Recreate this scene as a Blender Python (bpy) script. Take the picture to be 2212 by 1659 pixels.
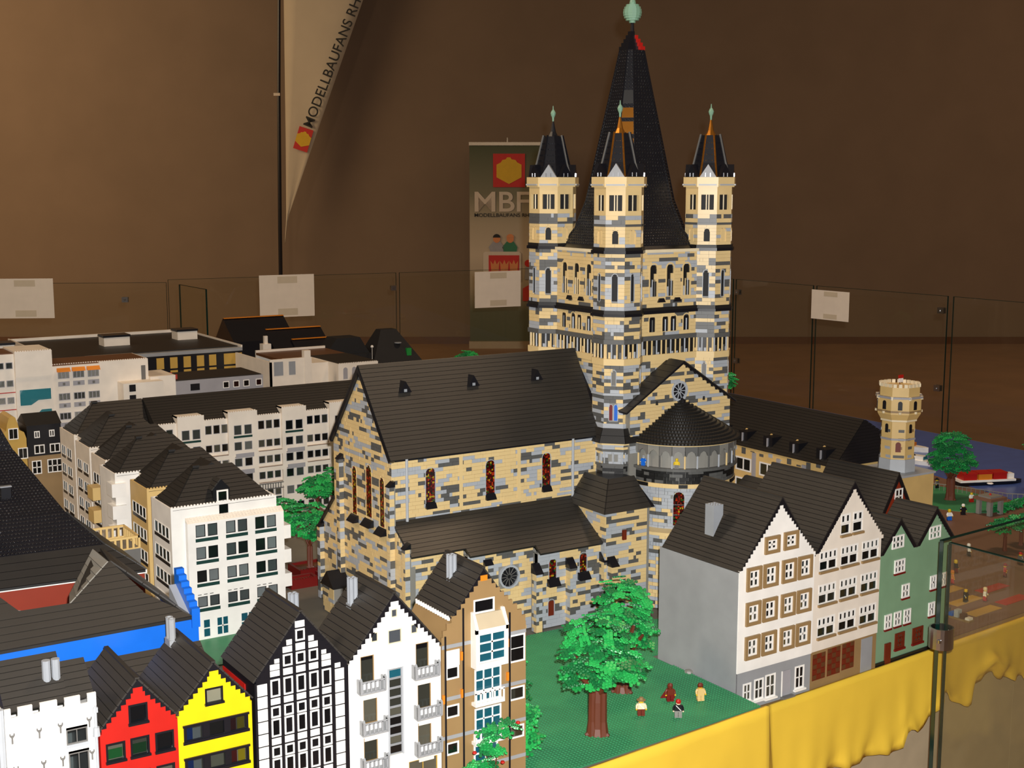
import bpy, math, random
from mathutils import Vector, Matrix
# ---------------------------------------------------------------- scene, camera, world, lights
for o in list(bpy.data.objects): bpy.data.objects.remove(o, do_unlink=True)
scene = bpy.context.scene
COL = scene.collection
S = 0.01                                   # all builders work in centimetres
def V(*a): return Vector(a)
PITCH, AX, HC, FPX = math.radians(8.57), math.radians(57.5), 110.0, 2900.0
FH = V(math.cos(AX), math.sin(AX), 0); RT = V(math.sin(AX), -math.cos(AX), 0)
FW = FH*math.cos(PITCH) - V(0,0,1)*math.sin(PITCH)
UP = FH*math.sin(PITCH) + V(0,0,1)*math.cos(PITCH)
cam_d = bpy.data.cameras.new('camera'); cam = bpy.data.objects.new('camera', cam_d); COL.objects.link(cam)
cam_d.sensor_width = 36; cam_d.lens = FPX/2212*36; cam_d.clip_start = .02; cam_d.clip_end = 200
cam.matrix_world = Matrix(((RT.x,UP.x,-FW.x,0),(RT.y,UP.y,-FW.y,0),(RT.z,UP.z,-FW.z,HC*S),(0,0,0,1)))
scene.camera = cam
w = bpy.data.worlds.new('hall_ambience'); scene.world = w; w.use_nodes = True
w.node_tree.nodes['Background'].inputs[0].default_value = (1.0, .66, .40, 1)
w.node_tree.nodes['Background'].inputs[1].default_value = .085
def lamp(name, kind, loc, power, col, size=.1, aim=None, sy=None, spot=None):
    d = bpy.data.lights.new(name, kind); o = bpy.data.objects.new(name, d); COL.objects.link(o)
    d.energy = power; d.color = col; o.location = loc
    if kind == 'AREA':
        d.size = size
        if sy: d.shape = 'RECTANGLE'; d.size_y = sy
    else: d.shadow_soft_size = size
    if spot: d.spot_size = spot; d.spot_blend = .35
    if aim is not None: o.rotation_euler = (Vector(aim)-o.location).to_track_quat('-Z','Y').to_euler()
    return o
# the camera's own flash, just above the lens
fl = cam.location + RT*.03 + UP*.055
lamp('camera_flash', 'SPOT', fl, 480, (1.0,.985,.97), .012, aim=fl+FW*3, spot=math.radians(125))
# warm hall lamps under the ceiling
lamp('hall_lamp', 'AREA', (3.75, 3.1, 4.7), 75, (1.0,.70,.44), .7, aim=(2.6,3.0,0))
lamp('hall_lamp', 'AREA', (-2.4, 4.2, 4.4), 95, (1.0,.76,.52), 1.0, aim=(1.2,3.2,.2))
P = FH*11 - RT*7.5
lamp('hall_lamp', 'AREA', (P.x, P.y, 3.8), 250, (1.0,.70,.40), 4.0, aim=tuple(FH*15.4-RT*7))
P = FH*10.5 + RT*6.5
lamp('hall_lamp', 'AREA', (P.x, P.y, 3.4), 48, (1.0,.64,.38), 3.0, aim=tuple(FH*15.4+RT*6.5-V(0,0,.4)))
scene.view_settings.view_transform = 'Standard'
scene.view_settings.look = 'None'
scene.view_settings.exposure = 0.0
scene.view_settings.gamma = 1.0
scene.view_settings.use_curve_mapping = False
# ---------------------------------------------------------------- materials
def lin(h):
    c = [int(h[i:i+2],16)/255 for i in (0,2,4)]
    return [x/12.92 if x <= .04045 else ((x+.055)/1.055)**2.4 for x in c] + [1]
MATS = {}
def mat(name, hexa, rough=.38, var=.06, scale=18, bump=0, metal=0, spec=.5):
    m = bpy.data.materials.new(name); m.use_nodes = True; nt = m.node_tree; b = nt.nodes['Principled BSDF']
    b.inputs['Roughness'].default_value = rough; b.inputs['Metallic'].default_value = metal
    b.inputs['Specular IOR Level'].default_value = spec
    c = lin(hexa)
    tc = nt.nodes.new('ShaderNodeTexCoord'); n = nt.nodes.new('ShaderNodeTexNoise')
    n.inputs['Scale'].default_value = scale; n.inputs['Detail'].default_value = 3
    nt.links.new(tc.outputs['Object'], n.inputs['Vector'])
    r = nt.nodes.new('ShaderNodeValToRGB')
    r.color_ramp.elements[0].position = .3; r.color_ramp.elements[1].position = .7
    r.color_ramp.elements[0].color = [max(0,x*(1-var)) for x in c[:3]]+[1]
    r.color_ramp.elements[1].color = [min(1,x*(1+var)) for x in c[:3]]+[1]
    nt.links.new(n.outputs['Fac'], r.inputs['Fac']); nt.links.new(r.outputs['Color'], b.inputs['Base Color'])
    if bump:
        bp = nt.nodes.new('ShaderNodeBump'); bp.inputs['Strength'].default_value = bump; bp.inputs['Distance'].default_value = .01
        nt.links.new(n.outputs['Fac'], bp.inputs['Height']); nt.links.new(bp.outputs['Normal'], b.inputs['Normal'])
    MATS[name] = m; return m
for nm, hx, ro in (('white','F2EFE8',.42),('offwhite','E9DFD0',.45),('cream','E8D8B4',.42),('tan','D9B877',.45),('dktan','93774F',.45),
    ('lgrey','AEB2B6',.42),('dgrey','6B6965',.45),('black','15151A',.32),('red','B21C14',.38),('dkred','6E120F',.4),('rust','8A2E17',.42),
    ('yellow','DDBC10',.38),('blue','0E62C9',.38),('green','1F8A3C',.45),('sand_green','7C9F7E',.45),('dkgreen','153A35',.4),
    ('brown','5E3A20',.42),('redbrown','6B2512',.42),('orange','D8801E',.42),('teal','2C93A5',.25),('roof','2E2B27',.5),('roof_dk','1C1A18',.5),
    ('wgrey','949698',.5),('chimney','93979C',.35),('copper','7FA48A',.45),('skin','E6BE1C',.4),('lawn','3A8A5C',.5),('street','6F6A60',.6),
    ('river','4A62A8',.3),('plaza','7A5A48',.55),('shade','B9A98C',.5),('leaf','23984A',.4),('leaf_dk','17703A',.45),('leaf_br','2FB257',.4),
    ('trunk','63301C',.5),('stone','84827B',.55),('shutter','9E9CA0',.5),('ocre','C09A45',.5),('pinkred','B23A2C',.45)):
    mat(nm, hx, ro)
mat('brick_tan','E0C48C',.36,.05); mat('brick_lg','ABB0B6',.36,.05); mat('brick_dg','595957',.40,.05); mat('brick_bk','191919',.4,.05)
mat('stud_black','121216',.2,.05)
mat('mblack','141416',.7,.06)
mat('bronze','B8782C',.3,.1,metal=.8)
mat('wall_paint','7E6B58',.9,.05,2,.1); mat('floor_lino','8E6C4E',.6,.1,3); mat('cloth','EBC43A',.85,.05,6,.15)
mat('steel','B8B8BA',.22,.05,metal=1); mat('paper','E8DCCB',.8,.03); mat('tape','CDBFA6',.6,.03); mat('banner','C9BCA4',.75,.04,3); mat('banner_gr','6F7358',.8,.06,3)
mat('logo_red','C92A1E',.6,.04); mat('logo_yel','DDB21A',.6,.04); mat('print_dk','232320',.7,.03); mat('print_wh','D8CBB8',.7,.03); mat('aluminium','A89478',.35,.04,metal=.4)
def glass(name, tint, gl=.06, rough=.03, alpha=.9, dif=None):
    m = bpy.data.materials.new(name); m.use_nodes = True; nt = m.node_tree; nt.nodes.clear()
    o = nt.nodes.new('ShaderNodeOutputMaterial'); t = nt.nodes.new('ShaderNodeBsdfTransparent'); g = nt.nodes.new('ShaderNodeBsdfGlossy'); d = nt.nodes.new('ShaderNodeBsdfDiffuse')
    mx = nt.nodes.new('ShaderNodeMixShader'); m2 = nt.nodes.new('ShaderNodeMixShader')
    t.inputs[0].default_value = lin(tint); d.inputs[0].default_value = lin(dif or tint); g.inputs['Roughness'].default_value = rough
    m2.inputs[0].default_value = 1-alpha; nt.links.new(t.outputs[0], m2.inputs[1]); nt.links.new(d.outputs[0], m2.inputs[2])
    mx.inputs[0].default_value = gl; nt.links.new(m2.outputs[0], mx.inputs[1]); nt.links.new(g.outputs[0], mx.inputs[2]); nt.links.new(mx.outputs[0], o.inputs[0])
    MATS[name] = m
glass('pane','E4E8EA',.07,.05,.86,'1E2226'); glass('pane_mid','DCE2E4',.07,.05,.7,'181C20'); glass('pane_dark','C4CCD0',.08,.05,.45,'121518'); glass('pane_teal','8FD0DA',.10,.05,.66,'2A7C92'); glass('barrier','FAF9F4',.02,.02,.98,'B8B096'); glass('glass_edge','2F5B4C',.10,.1,.25,'12302A')
def stained():
    m = bpy.data.materials.new('stained_glass'); m.use_nodes = True; nt = m.node_tree; b = nt.nodes['Principled BSDF']
    tc = nt.nodes.new('ShaderNodeTexCoord'); vo = nt.nodes.new('ShaderNodeTexVoronoi'); vo.inputs['Scale'].default_value = 230; vo.inputs['Randomness'].default_value = .35
    wn = nt.nodes.new('ShaderNodeTexWhiteNoise'); r = nt.nodes.new('ShaderNodeValToRGB'); r.color_ramp.interpolation = 'CONSTANT'
    cols = ((0,'3A0A07'),(.32,'6E160D'),(.5,'9E2C10'),(.6,'140F0C'),(.78,'A08A1A'),(.86,'2A4A1A'),(.92,'4A0E0C'))
    e = r.color_ramp.elements; e[0].color = lin(cols[0][1]); e[1].position = .32; e[1].color = lin(cols[1][1])
    for p, c in cols[2:]: x = e.new(p); x.color = lin(c)
    nt.links.new(tc.outputs['Object'], vo.inputs['Vector']); nt.links.new(vo.outputs['Color'], wn.inputs['Vector']); nt.links.new(wn.outputs['Value'], r.inputs['Fac'])
    nt.links.new(r.outputs['Color'], b.inputs['Base Color']); b.inputs['Roughness'].default_value = .12; MATS['stained'] = m
stained()
def M_(n): return MATS[n]
# ---------------------------------------------------------------- mesh builder
WM = {}
def T(x=0,y=0,z=0,rz=0): return Matrix.Translation(V(x,y,z)*S) @ Matrix.Rotation(math.radians(rz),4,'Z')
def link(o, parent=None, M=None, world=False):
    M = M or Matrix.Identity(4); COL.objects.link(o)
    if parent is not None:
        o.parent = parent
        if world: o.matrix_parent_inverse = WM[parent].inverted(); WM[o] = M.copy()
        else: WM[o] = WM[parent] @ M
    else: WM[o] = M.copy()
    o.matrix_basis = M
    return o
def tag(o, label, cat, group=None, kind=None):
    if label: o['label'] = label
    if cat: o['category'] = cat
    if group: o['group'] = group
    if kind: o['kind'] = kind
    return o
def thing(name, label, cat, x=0, y=0, z=0, rz=0, group=None):
    e = bpy.data.objects.new(name, None); e.empty_display_size = .02
    link(e, None, T(x,y,z,rz)); return tag(e, label, cat, group)
class MB:
    def __init__(s, mats=('white',)): s.v=[]; s.f=[]; s.m=[]; s.mats=list(mats) if not isinstance(mats,str) else [mats]; s.tf=None
    def mi(s, m):
        if m is None: return 0
        if isinstance(m,int): return m
        if m not in s.mats: s.mats.append(m)
        return s.mats.index(m)
    def at(s, x=0,y=0,rz=0,z=0):
        c, n = math.cos(math.radians(rz)), math.sin(math.radians(rz)); s.tf = (x,y,z,c,n); return s
    def p(s, x,y,z):
        if s.tf: X,Y,Z,c,n = s.tf; x,y,z = X+x*c-y*n, Y+x*n+y*c, Z+z
        s.v.append((x*S,y*S,z*S)); return len(s.v)-1
    def poly(s, pts, m=None): s.f.append([s.p(*q) for q in pts]); s.m.append(s.mi(m)); return s
    def box(s, x0,x1,y0,y1,z0,z1, m=None, skip=''):
        i=[s.p(x,y,z) for z in (z0,z1) for y in (y0,y1) for x in (x0,x1)]; k=s.mi(m)
        for n,f in (('b',(0,2,3,1)),('t',(4,5,7,6)),('f',(0,1,5,4)),('k',(2,6,7,3)),('l',(0,4,6,2)),('r',(1,3,7,5))):
            if n not in skip: s.f.append([i[a] for a in f]); s.m.append(k)
        return s
    def prism(s, pts, ax, a, b, m=None, caps=True):
        # pts: counter-clockwise seen with the extrusion axis pointing away ('y'), list of (u,v)
        k=s.mi(m); g={'y':lambda u,v,t:(u,t,v),'x':lambda u,v,t:(t,u,v),'z':lambda u,v,t:(u,v,t)}[ax]
        A=[s.p(*g(u,v,a)) for u,v in pts]; B=[s.p(*g(u,v,b)) for u,v in pts]; n=len(pts)
        if caps: s.f.append(A[:]); s.m.append(k); s.f.append(B[::-1]); s.m.append(k)
        for i in range(n): j=(i+1)%n; s.f.append([A[i],B[i],B[j],A[j]]); s.m.append(k)
        return s
    def loft(s, rings, m=None, cap0=True, cap1=True):
        k=s.mi(m); R=[[s.p(*q) for q in r] for r in rings]; n=len(R[0])
        for a,b in zip(R,R[1:]):
            for i in range(n): j=(i+1)%n; s.f.append([a[i],a[j],b[j],b[i]]); s.m.append(k)
        if cap0: s.f.append(R[0][::-1]); s.m.append(k)
        if cap1: s.f.append(R[-1][:]); s.m.append(k)
        return s
    def cyl(s, x,y,z0,z1,r0,r1=None,n=10,m=None,a0=0,cap0=True):
        r1=r0 if r1 is None else r1
        ring=lambda r,z:[(x+r*math.cos(a0+2*math.pi*i/n),y+r*math.sin(a0+2*math.pi*i/n),z) for i in range(n)]
        return s.loft([ring(r0,z0),ring(max(r1,.001),z1)],m,cap0)
    def lathe(s, x,y,prof,n=12,m=None,a0=0):
        return s.loft([[(x+max(r,.001)*math.cos(a0+2*math.pi*i/n),y+max(r,.001)*math.sin(a0+2*math.pi*i/n),z) for i in range(n)] for r,z in prof],m)
    def tube(s, pts, r, n=6, m=None):
        rings=[]
        for i,q in enumerate(pts):
            q=Vector(q); d=(Vector(pts[min(i+1,len(pts)-1)])-Vector(pts[max(i-1,0)])).normalized()
            a=d.orthogonal().normalized(); b=d.cross(a); rr=r[i] if isinstance(r,(list,tuple)) else r
            rings.append([tuple(q+a*math.cos(2*math.pi*j/n)*rr+b*math.sin(2*math.pi*j/n)*rr) for j in range(n)])
        return s.loft(rings,m)
    def stud(s, x,y,z,h=.18,r=.24,m=None,n=6): return s.cyl(x,y,z,z+h,r,r,n,m,0,False)
    def nstud(s, c,u,v,nrm,r=.25,h=.2,n=7):
        R=[[s.p(*(c+nrm*hh+u*rr*math.cos(k*6.2832/n)+v*rr*math.sin(k*6.2832/n))) for k in range(n)] for rr,hh in ((r,0),(r,h*.6),(r*.72,h))]
        for a,b in zip(R,R[1:]):
            for k in range(n): g=(k+1)%n; s.f.append([a[k],a[g],b[g],b[k]]); s.m.append(0)
        s.f.append(R[2]); s.m.append(0)
    def mesh(s, name, smooth=False):
        me=bpy.data.meshes.new(name); me.from_pydata(s.v,[],s.f)
        for k in s.mats: me.materials.append(MATS[k])
        me.polygons.foreach_set('material_index', s.m)
        if smooth: me.polygons.foreach_set('use_smooth',[True]*len(s.f))
        me.update(); return me
    def build(s, name, parent=None, M=None, world=False, kind=None, smooth=False, label=None):
        o=bpy.data.objects.new(name, s.mesh(name,smooth)); link(o,parent,M,world)
        if kind: o['kind']=kind
        if label: o['label']=label
        return o
def dupl(o, parent, M, world=False):
    c=bpy.data.objects.new(o.name.split('.')[0], o.data); link(c,parent,M,world); return c
CACHE={}; RP=random.Random(77)
def shared(key, fn, name, parent, M, world=False):
    if key not in CACHE: CACHE[key]=fn()
    o=bpy.data.objects.new(name, CACHE[key]); return link(o,parent,M,world)
# wall made of solid cells with true openings; local x along, z up, front at y=y0, thickness t
def cells(mb, xs, zs, solid, y0, t, m=None):
    xs=sorted(set(round(x,3) for x in xs)); zs=sorted(set(round(z,3) for z in zs)); nx,nz=len(xs)-1,len(zs)-1
    so=[[solid((xs[i]+xs[i+1])/2,(zs[k]+zs[k+1])/2) for k in range(nz)] for i in range(nx)]
    y1=y0+t
    for k in range(nz):
        i=0
        while i<nx:
            if not so[i][k]: i+=1; continue
            j=i
            while j+1<nx and so[j+1][k]: j+=1
            a,b,c,d=xs[i],xs[j+1],zs[k],zs[k+1]
            mb.poly([(a,y0,c),(b,y0,c),(b,y0,d),(a,y0,d)],m); mb.poly([(b,y1,c),(a,y1,c),(a,y1,d),(b,y1,d)],m)
            mb.poly([(a,y1,c),(a,y0,c),(a,y0,d),(a,y1,d)],m); mb.poly([(b,y0,c),(b,y1,c),(b,y1,d),(b,y0,d)],m)
            i=j+1
        for i in range(nx):
            if not so[i][k]: continue
            a,b,c,d=xs[i],xs[i+1],zs[k],zs[k+1]
            if k+1>=nz or not so[i][k+1]: mb.poly([(a,y0,d),(b,y0,d),(b,y1,d),(a,y1,d)],m)
            if k==0 or not so[i][k-1]: mb.poly([(a,y1,c),(b,y1,c),(b,y0,c),(a,y0,c)],m)
def wall(mb, x0,x1,z0,z1, holes=(), y0=0, t=.4, m=None, gable=None):
    # gable: (cx, [(z, half), ...]) steps above z1
    xs=[x0,x1]; zs=[z0,z1]
    for a,b,c,d in holes: xs+=[a,b]; zs+=[c,d]
    if gable:
        cx,st=gable
        for i,(z,h) in enumerate(st): zs.append(z); xs+=[cx-h,cx+h]
    top=gable[1][-1][0] if gable else z1
    def solid(x,z):
        for a,b,c,d in holes:
            if a<x<b and c<z<d: return False
        if z<z1: return x0<x<x1
        if gable:
            zz=z1
            for zt,h in gable[1]:
                if zz<=z<zt: return abs(x-gable[0])<h
                zz=zt
        return False
    cells(mb,xs,zs,solid,y0,t,m)
def steps(cx, hw, z0, ztop, n, hmin=.5):
    return (cx,[(z0+(ztop-z0)*(i+1)/n, max(hmin,hw*(1-(i+.6)/n))) for i in range(n)])
# window: frame with mullions and a pane child; placed by its lower left corner in the local frame Mf of the parent
def win(parent, x,z,w,h, nx=1,nz=1, fm='white', pm='pane', fr=.22, y=.08, Mf=None, bar=.12, fd=.25, name='window'):
    def mk():
        b=MB(fm); b.box(0,fr,0,fd,0,h).box(w-fr,w,0,fd,0,h).box(fr,w-fr,0,fd,0,fr).box(fr,w-fr,0,fd,h-fr,h)
        for i in range(1,nx): c=w*i/nx; b.box(c-bar/2,c+bar/2,.02,fd-.03,fr,h-fr)
        for i in range(1,nz): c=h*i/nz; b.box(fr,w-fr,.02,fd-.03,c-bar/2,c+bar/2)
        return b.mesh('window')
    M=(Mf or Matrix.Identity(4)) @ T(x,y,z)
    if pm=='pane': pm=RP.choice(('pane','pane_mid','pane_mid','pane_dark'))
    o=shared(('w',round(w,2),round(h,2),nx,nz,fm,fr,bar,fd),mk,name,parent,M)
    shared(('p',round(w,2),round(h,2),pm),lambda:MB(pm).box(.05,w-.05,0,.05,.05,h-.05).mesh('pane'),'pane',o,T(0,fd-.1,0))
    return o
# tiled slope: eave line a-b, top line d-c (cm, local of parent); courses become separate slabs
def courses(parent, a,b,c,d, n, m='roof', th=.28, gap=.11, name='roof_course', lift=.03):
    a,b,c,d=[Vector(q) for q in (a,b,c,d)]
    nrm=(b-a).cross(d-a)
    if nrm.length<1e-6: nrm=(c-b).cross(d-a)
    nrm.normalize()
    if nrm.z<0: nrm=-nrm
    for i in range(n):
        t0=i/n; L=((d+c)/2-(a+b)/2).length; t1=(i+1)/n-gap/L
        p=[a.lerp(d,t0),b.lerp(c,t0),b.lerp(c,t1),a.lerp(d,t1)]
        mb=MB(m); o=p[0].copy()
        lo=[q+nrm*.02 for q in p]; hi=[p[0]+nrm*(th+lift),p[1]+nrm*(th+lift),p[2]+nrm*th,p[3]+nrm*th]
        v=[tuple(q-o) for q in lo+hi]
        ids=[mb.p(*q) for q in v]
        for f in ((0,3,2,1),(4,5,6,7),(0,1,5,4),(1,2,6,5),(2,3,7,6),(3,0,4,7)): mb.f.append([ids[k] for k in f]); mb.m.append(0)
        mb.build(name,parent,T(o.x,o.y,o.z))
def chimney(parent, x,y,z0,z1, n=4, r=.42, m='chimney', base=True):
    b=MB(m); k=0
    for i in range(2):
        for j in range(2):
            if k>=n: break
            k+=1; cx,cy=x+(i-.5)*r*1.95,y+(j-.5)*r*1.95
            b.lathe(cx,cy,[(r,z0),(r,z1-.15),(r*1.06,z1-.12),(r*1.06,z1),(r*.7,z1),(r*.7,z1-.3)],10)
    if base: b.box(x-r*2.1,x+r*2.1,y-r*2.1,y+r*2.1,z0-1.2,z0+.15)
    return b.build('chimney',parent)
# ---------------------------------------------------------------- the hall
RZ=-32.5                                    # frame whose x runs along the back wall and y away from the viewer
def struct(o): o['kind']='structure'; return o
struct(MB('floor_lino').at(0,0,RZ).box(-2600,2600,-700,1560,-79,-75).build('floor'))
struct(MB('wall_paint').at(0,0,RZ).box(-2600,2600,1540,1560,-75,620).build('wall_back'))
struct(MB('brown').at(0,0,RZ).box(-2600,2600,1538,1540,-75,-67).build('baseboard_back'))
def text_mesh(txt, size, bold=.02):
    c=bpy.data.curves.new('lettering','FONT'); c.body=txt; c.size=size*S; c.offset=bold*size*S; c.extrude=.05*S; c.align_x='LEFT'
    o=bpy.data.objects.new('lettering',c); COL.objects.link(o)
    bpy.context.view_layer.update()
    me=bpy.data.meshes.new_from_object(o.evaluated_get(bpy.context.evaluated_depsgraph_get())); bpy.data.objects.remove(o); return me
def put_text(parent, txt, size, m, r,d,z, ang=0, bold=.02, sx=1.0):
    me=text_mesh(txt,size,bold); me.materials.clear(); me.materials.append(MATS[m])
    a=math.radians(ang); X=RT*math.cos(a)+V(0,0,1)*math.sin(a); Z=-FH; Y=Z.cross(X)
    P=(RT*r+FH*d+V(0,0,z))*S
    M=Matrix(((X.x,Y.x,Z.x,P.x),(X.y,Y.y,Z.y,P.y),(X.z,Y.z,Z.z,P.z),(0,0,0,1))) @ Matrix.Diagonal((sx,1,1,1))
    o=bpy.data.objects.new('lettering',me); return link(o,parent,M,world=True)
def hexbrick(r,z,s):   # outline of a toy brick seen in corner view
    return [(r,z-s),(r+s*.95,z-s*.5),(r+s*.95,z+s*.45),(r+s*.62,z+s*.62),(r+s*.5,z+s*.8),(r+s*.2,z+s*.85),(r+s*.1,z+s),(r-s*.15,z+s),(r-s*.25,z+s*.85),(r-s*.5,z+s*.8),(r-s*.62,z+s*.62),(r-s*.95,z+s*.45),(r-s*.95,z-s*.5)]
def rot2(pts,c,a):
    a=math.radians(a); return [(c[0]+(x-c[0])*math.cos(a)-(y-c[1])*math.sin(a), c[1]+(x-c[0])*math.sin(a)+(y-c[1])*math.cos(a)) for x,y in pts]
# feather flag
P=FH*1500-RT*258
fg=thing('feather_flag','tall white feather flag with black lettering hanging from a dark pole','flag',P.x,P.y,-75)
b=MB('black').at(0,0,RZ); b.tube([(-259.5,1502,-75),(-258,1502,60),(-255.5,1502,205),(-252,1502,330),(-246,1502,420)],[2.2,2.2,1.9,1.6,1.2],8); b.box(-261,-254,1500,1504,203,206,'print_wh'); b.build('pole',fg,None,True)
b=MB('black').at(0,0,RZ); b.box(-290,-228,1498,1506,-75,-72).box(-262,-256,1475,1530,-75,-72).build('base',fg,None,True)
n=24; rings=[]
b=MB('banner').at(0,0,RZ)
L=[(-252.6,42),(-250.5,70),(-249,150),(-248,240),(-247,330),(-243,405)]; Rr=[(-252.2,42),(-248.5,71),(-219,150),(-184.5,243),(-152,330),(-190,400)]
def ip(a,t):
    k=t*(len(a)-1); i=min(int(k),len(a)-2); f=k-i; return a[i][0]*(1-f)+a[i+1][0]*f, a[i][1]*(1-f)+a[i+1][1]*f
grid=[[None]*7 for _ in range(n+1)]
for i in range(n+1):
    l,r=ip(L,i/n),ip(Rr,i/n)
    for j in range(7):
        f=j/6; grid[i][j]=b.p(l[0]*(1-f)+r[0]*f,1500+1.2*math.sin(f*7+i*.4)*f,l[1]*(1-f)+r[1]*f)
for i in range(n):
    for j in range(6): b.f.append([grid[i][j],grid[i][j+1],grid[i+1][j+1],grid[i+1][j]]); b.m.append(0)
o=b.build('flag_cloth',fg,None,True,smooth=True)
md=o.modifiers.new('thickness','SOLIDIFY'); md.thickness=.002
put_text(fg,'MODELLBAUFANS RHEINLAND',15.2,'print_dk',-219.5,1496,167,67.5,.008,1.0)
b=MB('logo_red').at(0,0,RZ); c=(-229,156); sq=[(c[0]-8,c[1]-12.5),(c[0]+8,c[1]-12.5),(c[0]+8,c[1]+12.5),(c[0]-8,c[1]+12.5)]
b.prism(rot2(sq,c,-18),'y',1496.6,1497); b.prism(rot2(hexbrick(c[0],c[1],8.5),c,-18),'y',1496.2,1496.6,'logo_yel'); b.build('emblem',fg,None,True)
# roll-up display
P=FH*1500-RT*5
ru=thing('rollup_banner','roll-up display banner with red and yellow emblem behind the church tower','banner',P.x,P.y,-75)
def roll_mat():
    m=bpy.data.materials.new('rollup_print'); m.use_nodes=True; nt=m.node_tree; bs=nt.nodes['Principled BSDF']; bs.inputs['Roughness'].default_value=.7
    tc=nt.nodes.new('ShaderNodeTexCoord'); sp=nt.nodes.new('ShaderNodeSeparateXYZ'); mr=nt.nodes.new('ShaderNodeMapRange'); r=nt.nodes.new('ShaderNodeValToRGB')
    mr.inputs['From Min'].default_value=-.72; mr.inputs['From Max'].default_value=1.53
    e=r.color_ramp.elements; e[0].color=lin('4D5540'); e[1].color=lin('4A5238')
    for p,c in ((.17,'5A5E48'),(.28,'A89A84'),(.45,'C9BAA2'),(.6,'B5A88F'),(.75,'7D7A62')): x=e.new(p); x.color=lin(c)
    nt.links.new(tc.outputs['Object'],sp.inputs[0]); nt.links.new(sp.outputs['Z'],mr.inputs['Value']); nt.links.new(mr.outputs[0],r.inputs[0]); nt.links.new(r.outputs[0],bs.inputs['Base Color']); MATS['rollup_print']=m
roll_mat()
MB('rollup_print').at(0,0,RZ).box(-47,38,1500,1500.6,-68,150).build('banner_sheet',ru,None,True)
MB('aluminium').at(0,0,RZ).box(-47.5,38.5,1499,1502,149.5,153).build('top_rail',ru,None,True)
MB('aluminium').at(0,0,RZ).box(-48,39,1494,1508,-75,-67).build('base_cassette',ru,None,True)
MB('steel').at(0,0,RZ).cyl(-5,1503,-67,158,1,1,8).build('support_pole',ru,None,True)
b=MB('logo_red').at(0,0,RZ); b.box(-20.9,14.3,1499.2,1499.6,104,140.5); b.prism(hexbrick(-3.3,122,14.5),'y',1498.8,1499.2,'logo_yel'); b.build('emblem',ru,None,True)
put_text(ru,'MBFR',31,'print_wh',-43.5,1499.4,77.5,0,.012,1.12)
put_text(ru,'MODELLBAUFANS RHEINLAND',5.6,'print_dk',-42,1499.4,71.5,0,.006,1.12)
b=MB('print_wh').at(0,0,RZ); b.prism([(-32,0),(10,0),(10,31),(8,33),(-30,33),(-32,31)],'y',1499.0,1499.4); b.box(-26,8,1498.7,1499.0,6,29,'logo_red')
for k in range(3):
    b.prism([(-23+k*10.5,11),(-15+k*10.5,11),(-14+k*10.5,23),(-17+k*10.5,19),(-19+k*10.5,24),(-21+k*10.5,19),(-24+k*10.5,23)],'y',1498.4,1498.7,'orange')
for x,c1,c2 in ((-17,'print_dk','shutter'),(-2,'orange','leaf_dk')):
    b.prism([(x-7,33),(x+7,33),(x+8,38),(x+4,44),(x-4,44),(x-9,38)],'y',1499.0,1499.4,c2)
    b.prism([(x+4*math.cos(t*.5236),47+4.3*math.sin(t*.5236)) for t in range(12)],'y',1498.8,1499.0,'orange')
    b.prism([(x+4.3*math.cos(t*.5236),48.6+4*math.sin(t*.5236)) for t in range(0,7)],'y',1498.6,1498.8,c1)
b.prism([(12,-22),(26,-22),(26,-8),(19,-4),(12,-8)],'y',1499.0,1499.4,'logo_red'); b.prism([(14,2),(22,2),(21,16),(15,16)],'y',1499.0,1499.4,'shutter'); b.prism([(18+4*math.cos(t*.5236),20+4*math.sin(t*.5236)) for t in range(12)],'y',1498.8,1499.2,'logo_red')
b.prism([(19,2),(27,2),(23,55)],'y',1499.2,1499.5,'print_dk'); b.build('printed_picture',ru,None,True)
# ---------------------------------------------------------------- the table and its ground
tb=thing('display_table','long table carrying the whole brick-built town','table',260,440,-75)
out=[(-60,184),(140.9,196.2),(190.7,200.5),(199.5,209.5),(238,212.9),(302,218.6),(494,235.6),(494,686),(-60,686)]
MB('dktan').prism(out,'z',-9,-5.1).build('tabletop',tb,None,True)
for (x0,y0),(x1,y1) in (((-60,186),(140.9,198.2)),((140.9,198.2),(190,202.5)),((201,211.3),(302,220.6)),((302,220.6),(490,237.2))):
    L_=math.hypot(x1-x0,y1-y0); MB('shade').at(x0,y0,math.degrees(math.atan2(y1-y0,x1-x0))).box(0,L_-.1,0,1,-74.5,-9.1).build('front_board',tb,None,True)
lg=MB('stone').box(-2,2,-2,2,-75,-9).mesh('leg')
for x,y in ((-40,200),(130,212),(290,235),(480,250),(480,670),(290,670),(130,670),(-40,670),(290,450),(40,450)):
    link(bpy.data.objects.new('leg',lg),tb,T(x,y,0),True)
o=tag(MB('street').prism([(-58,184.5),(140.9,196.4),(190.5,200.7),(190.6,209.4),(189.9,237),(264,244.5),(264,684),(-58,684)],'z',-5.1,-.3).build('street_baseplate'),'grey street base under the church and the town houses','baseplate')
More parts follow.
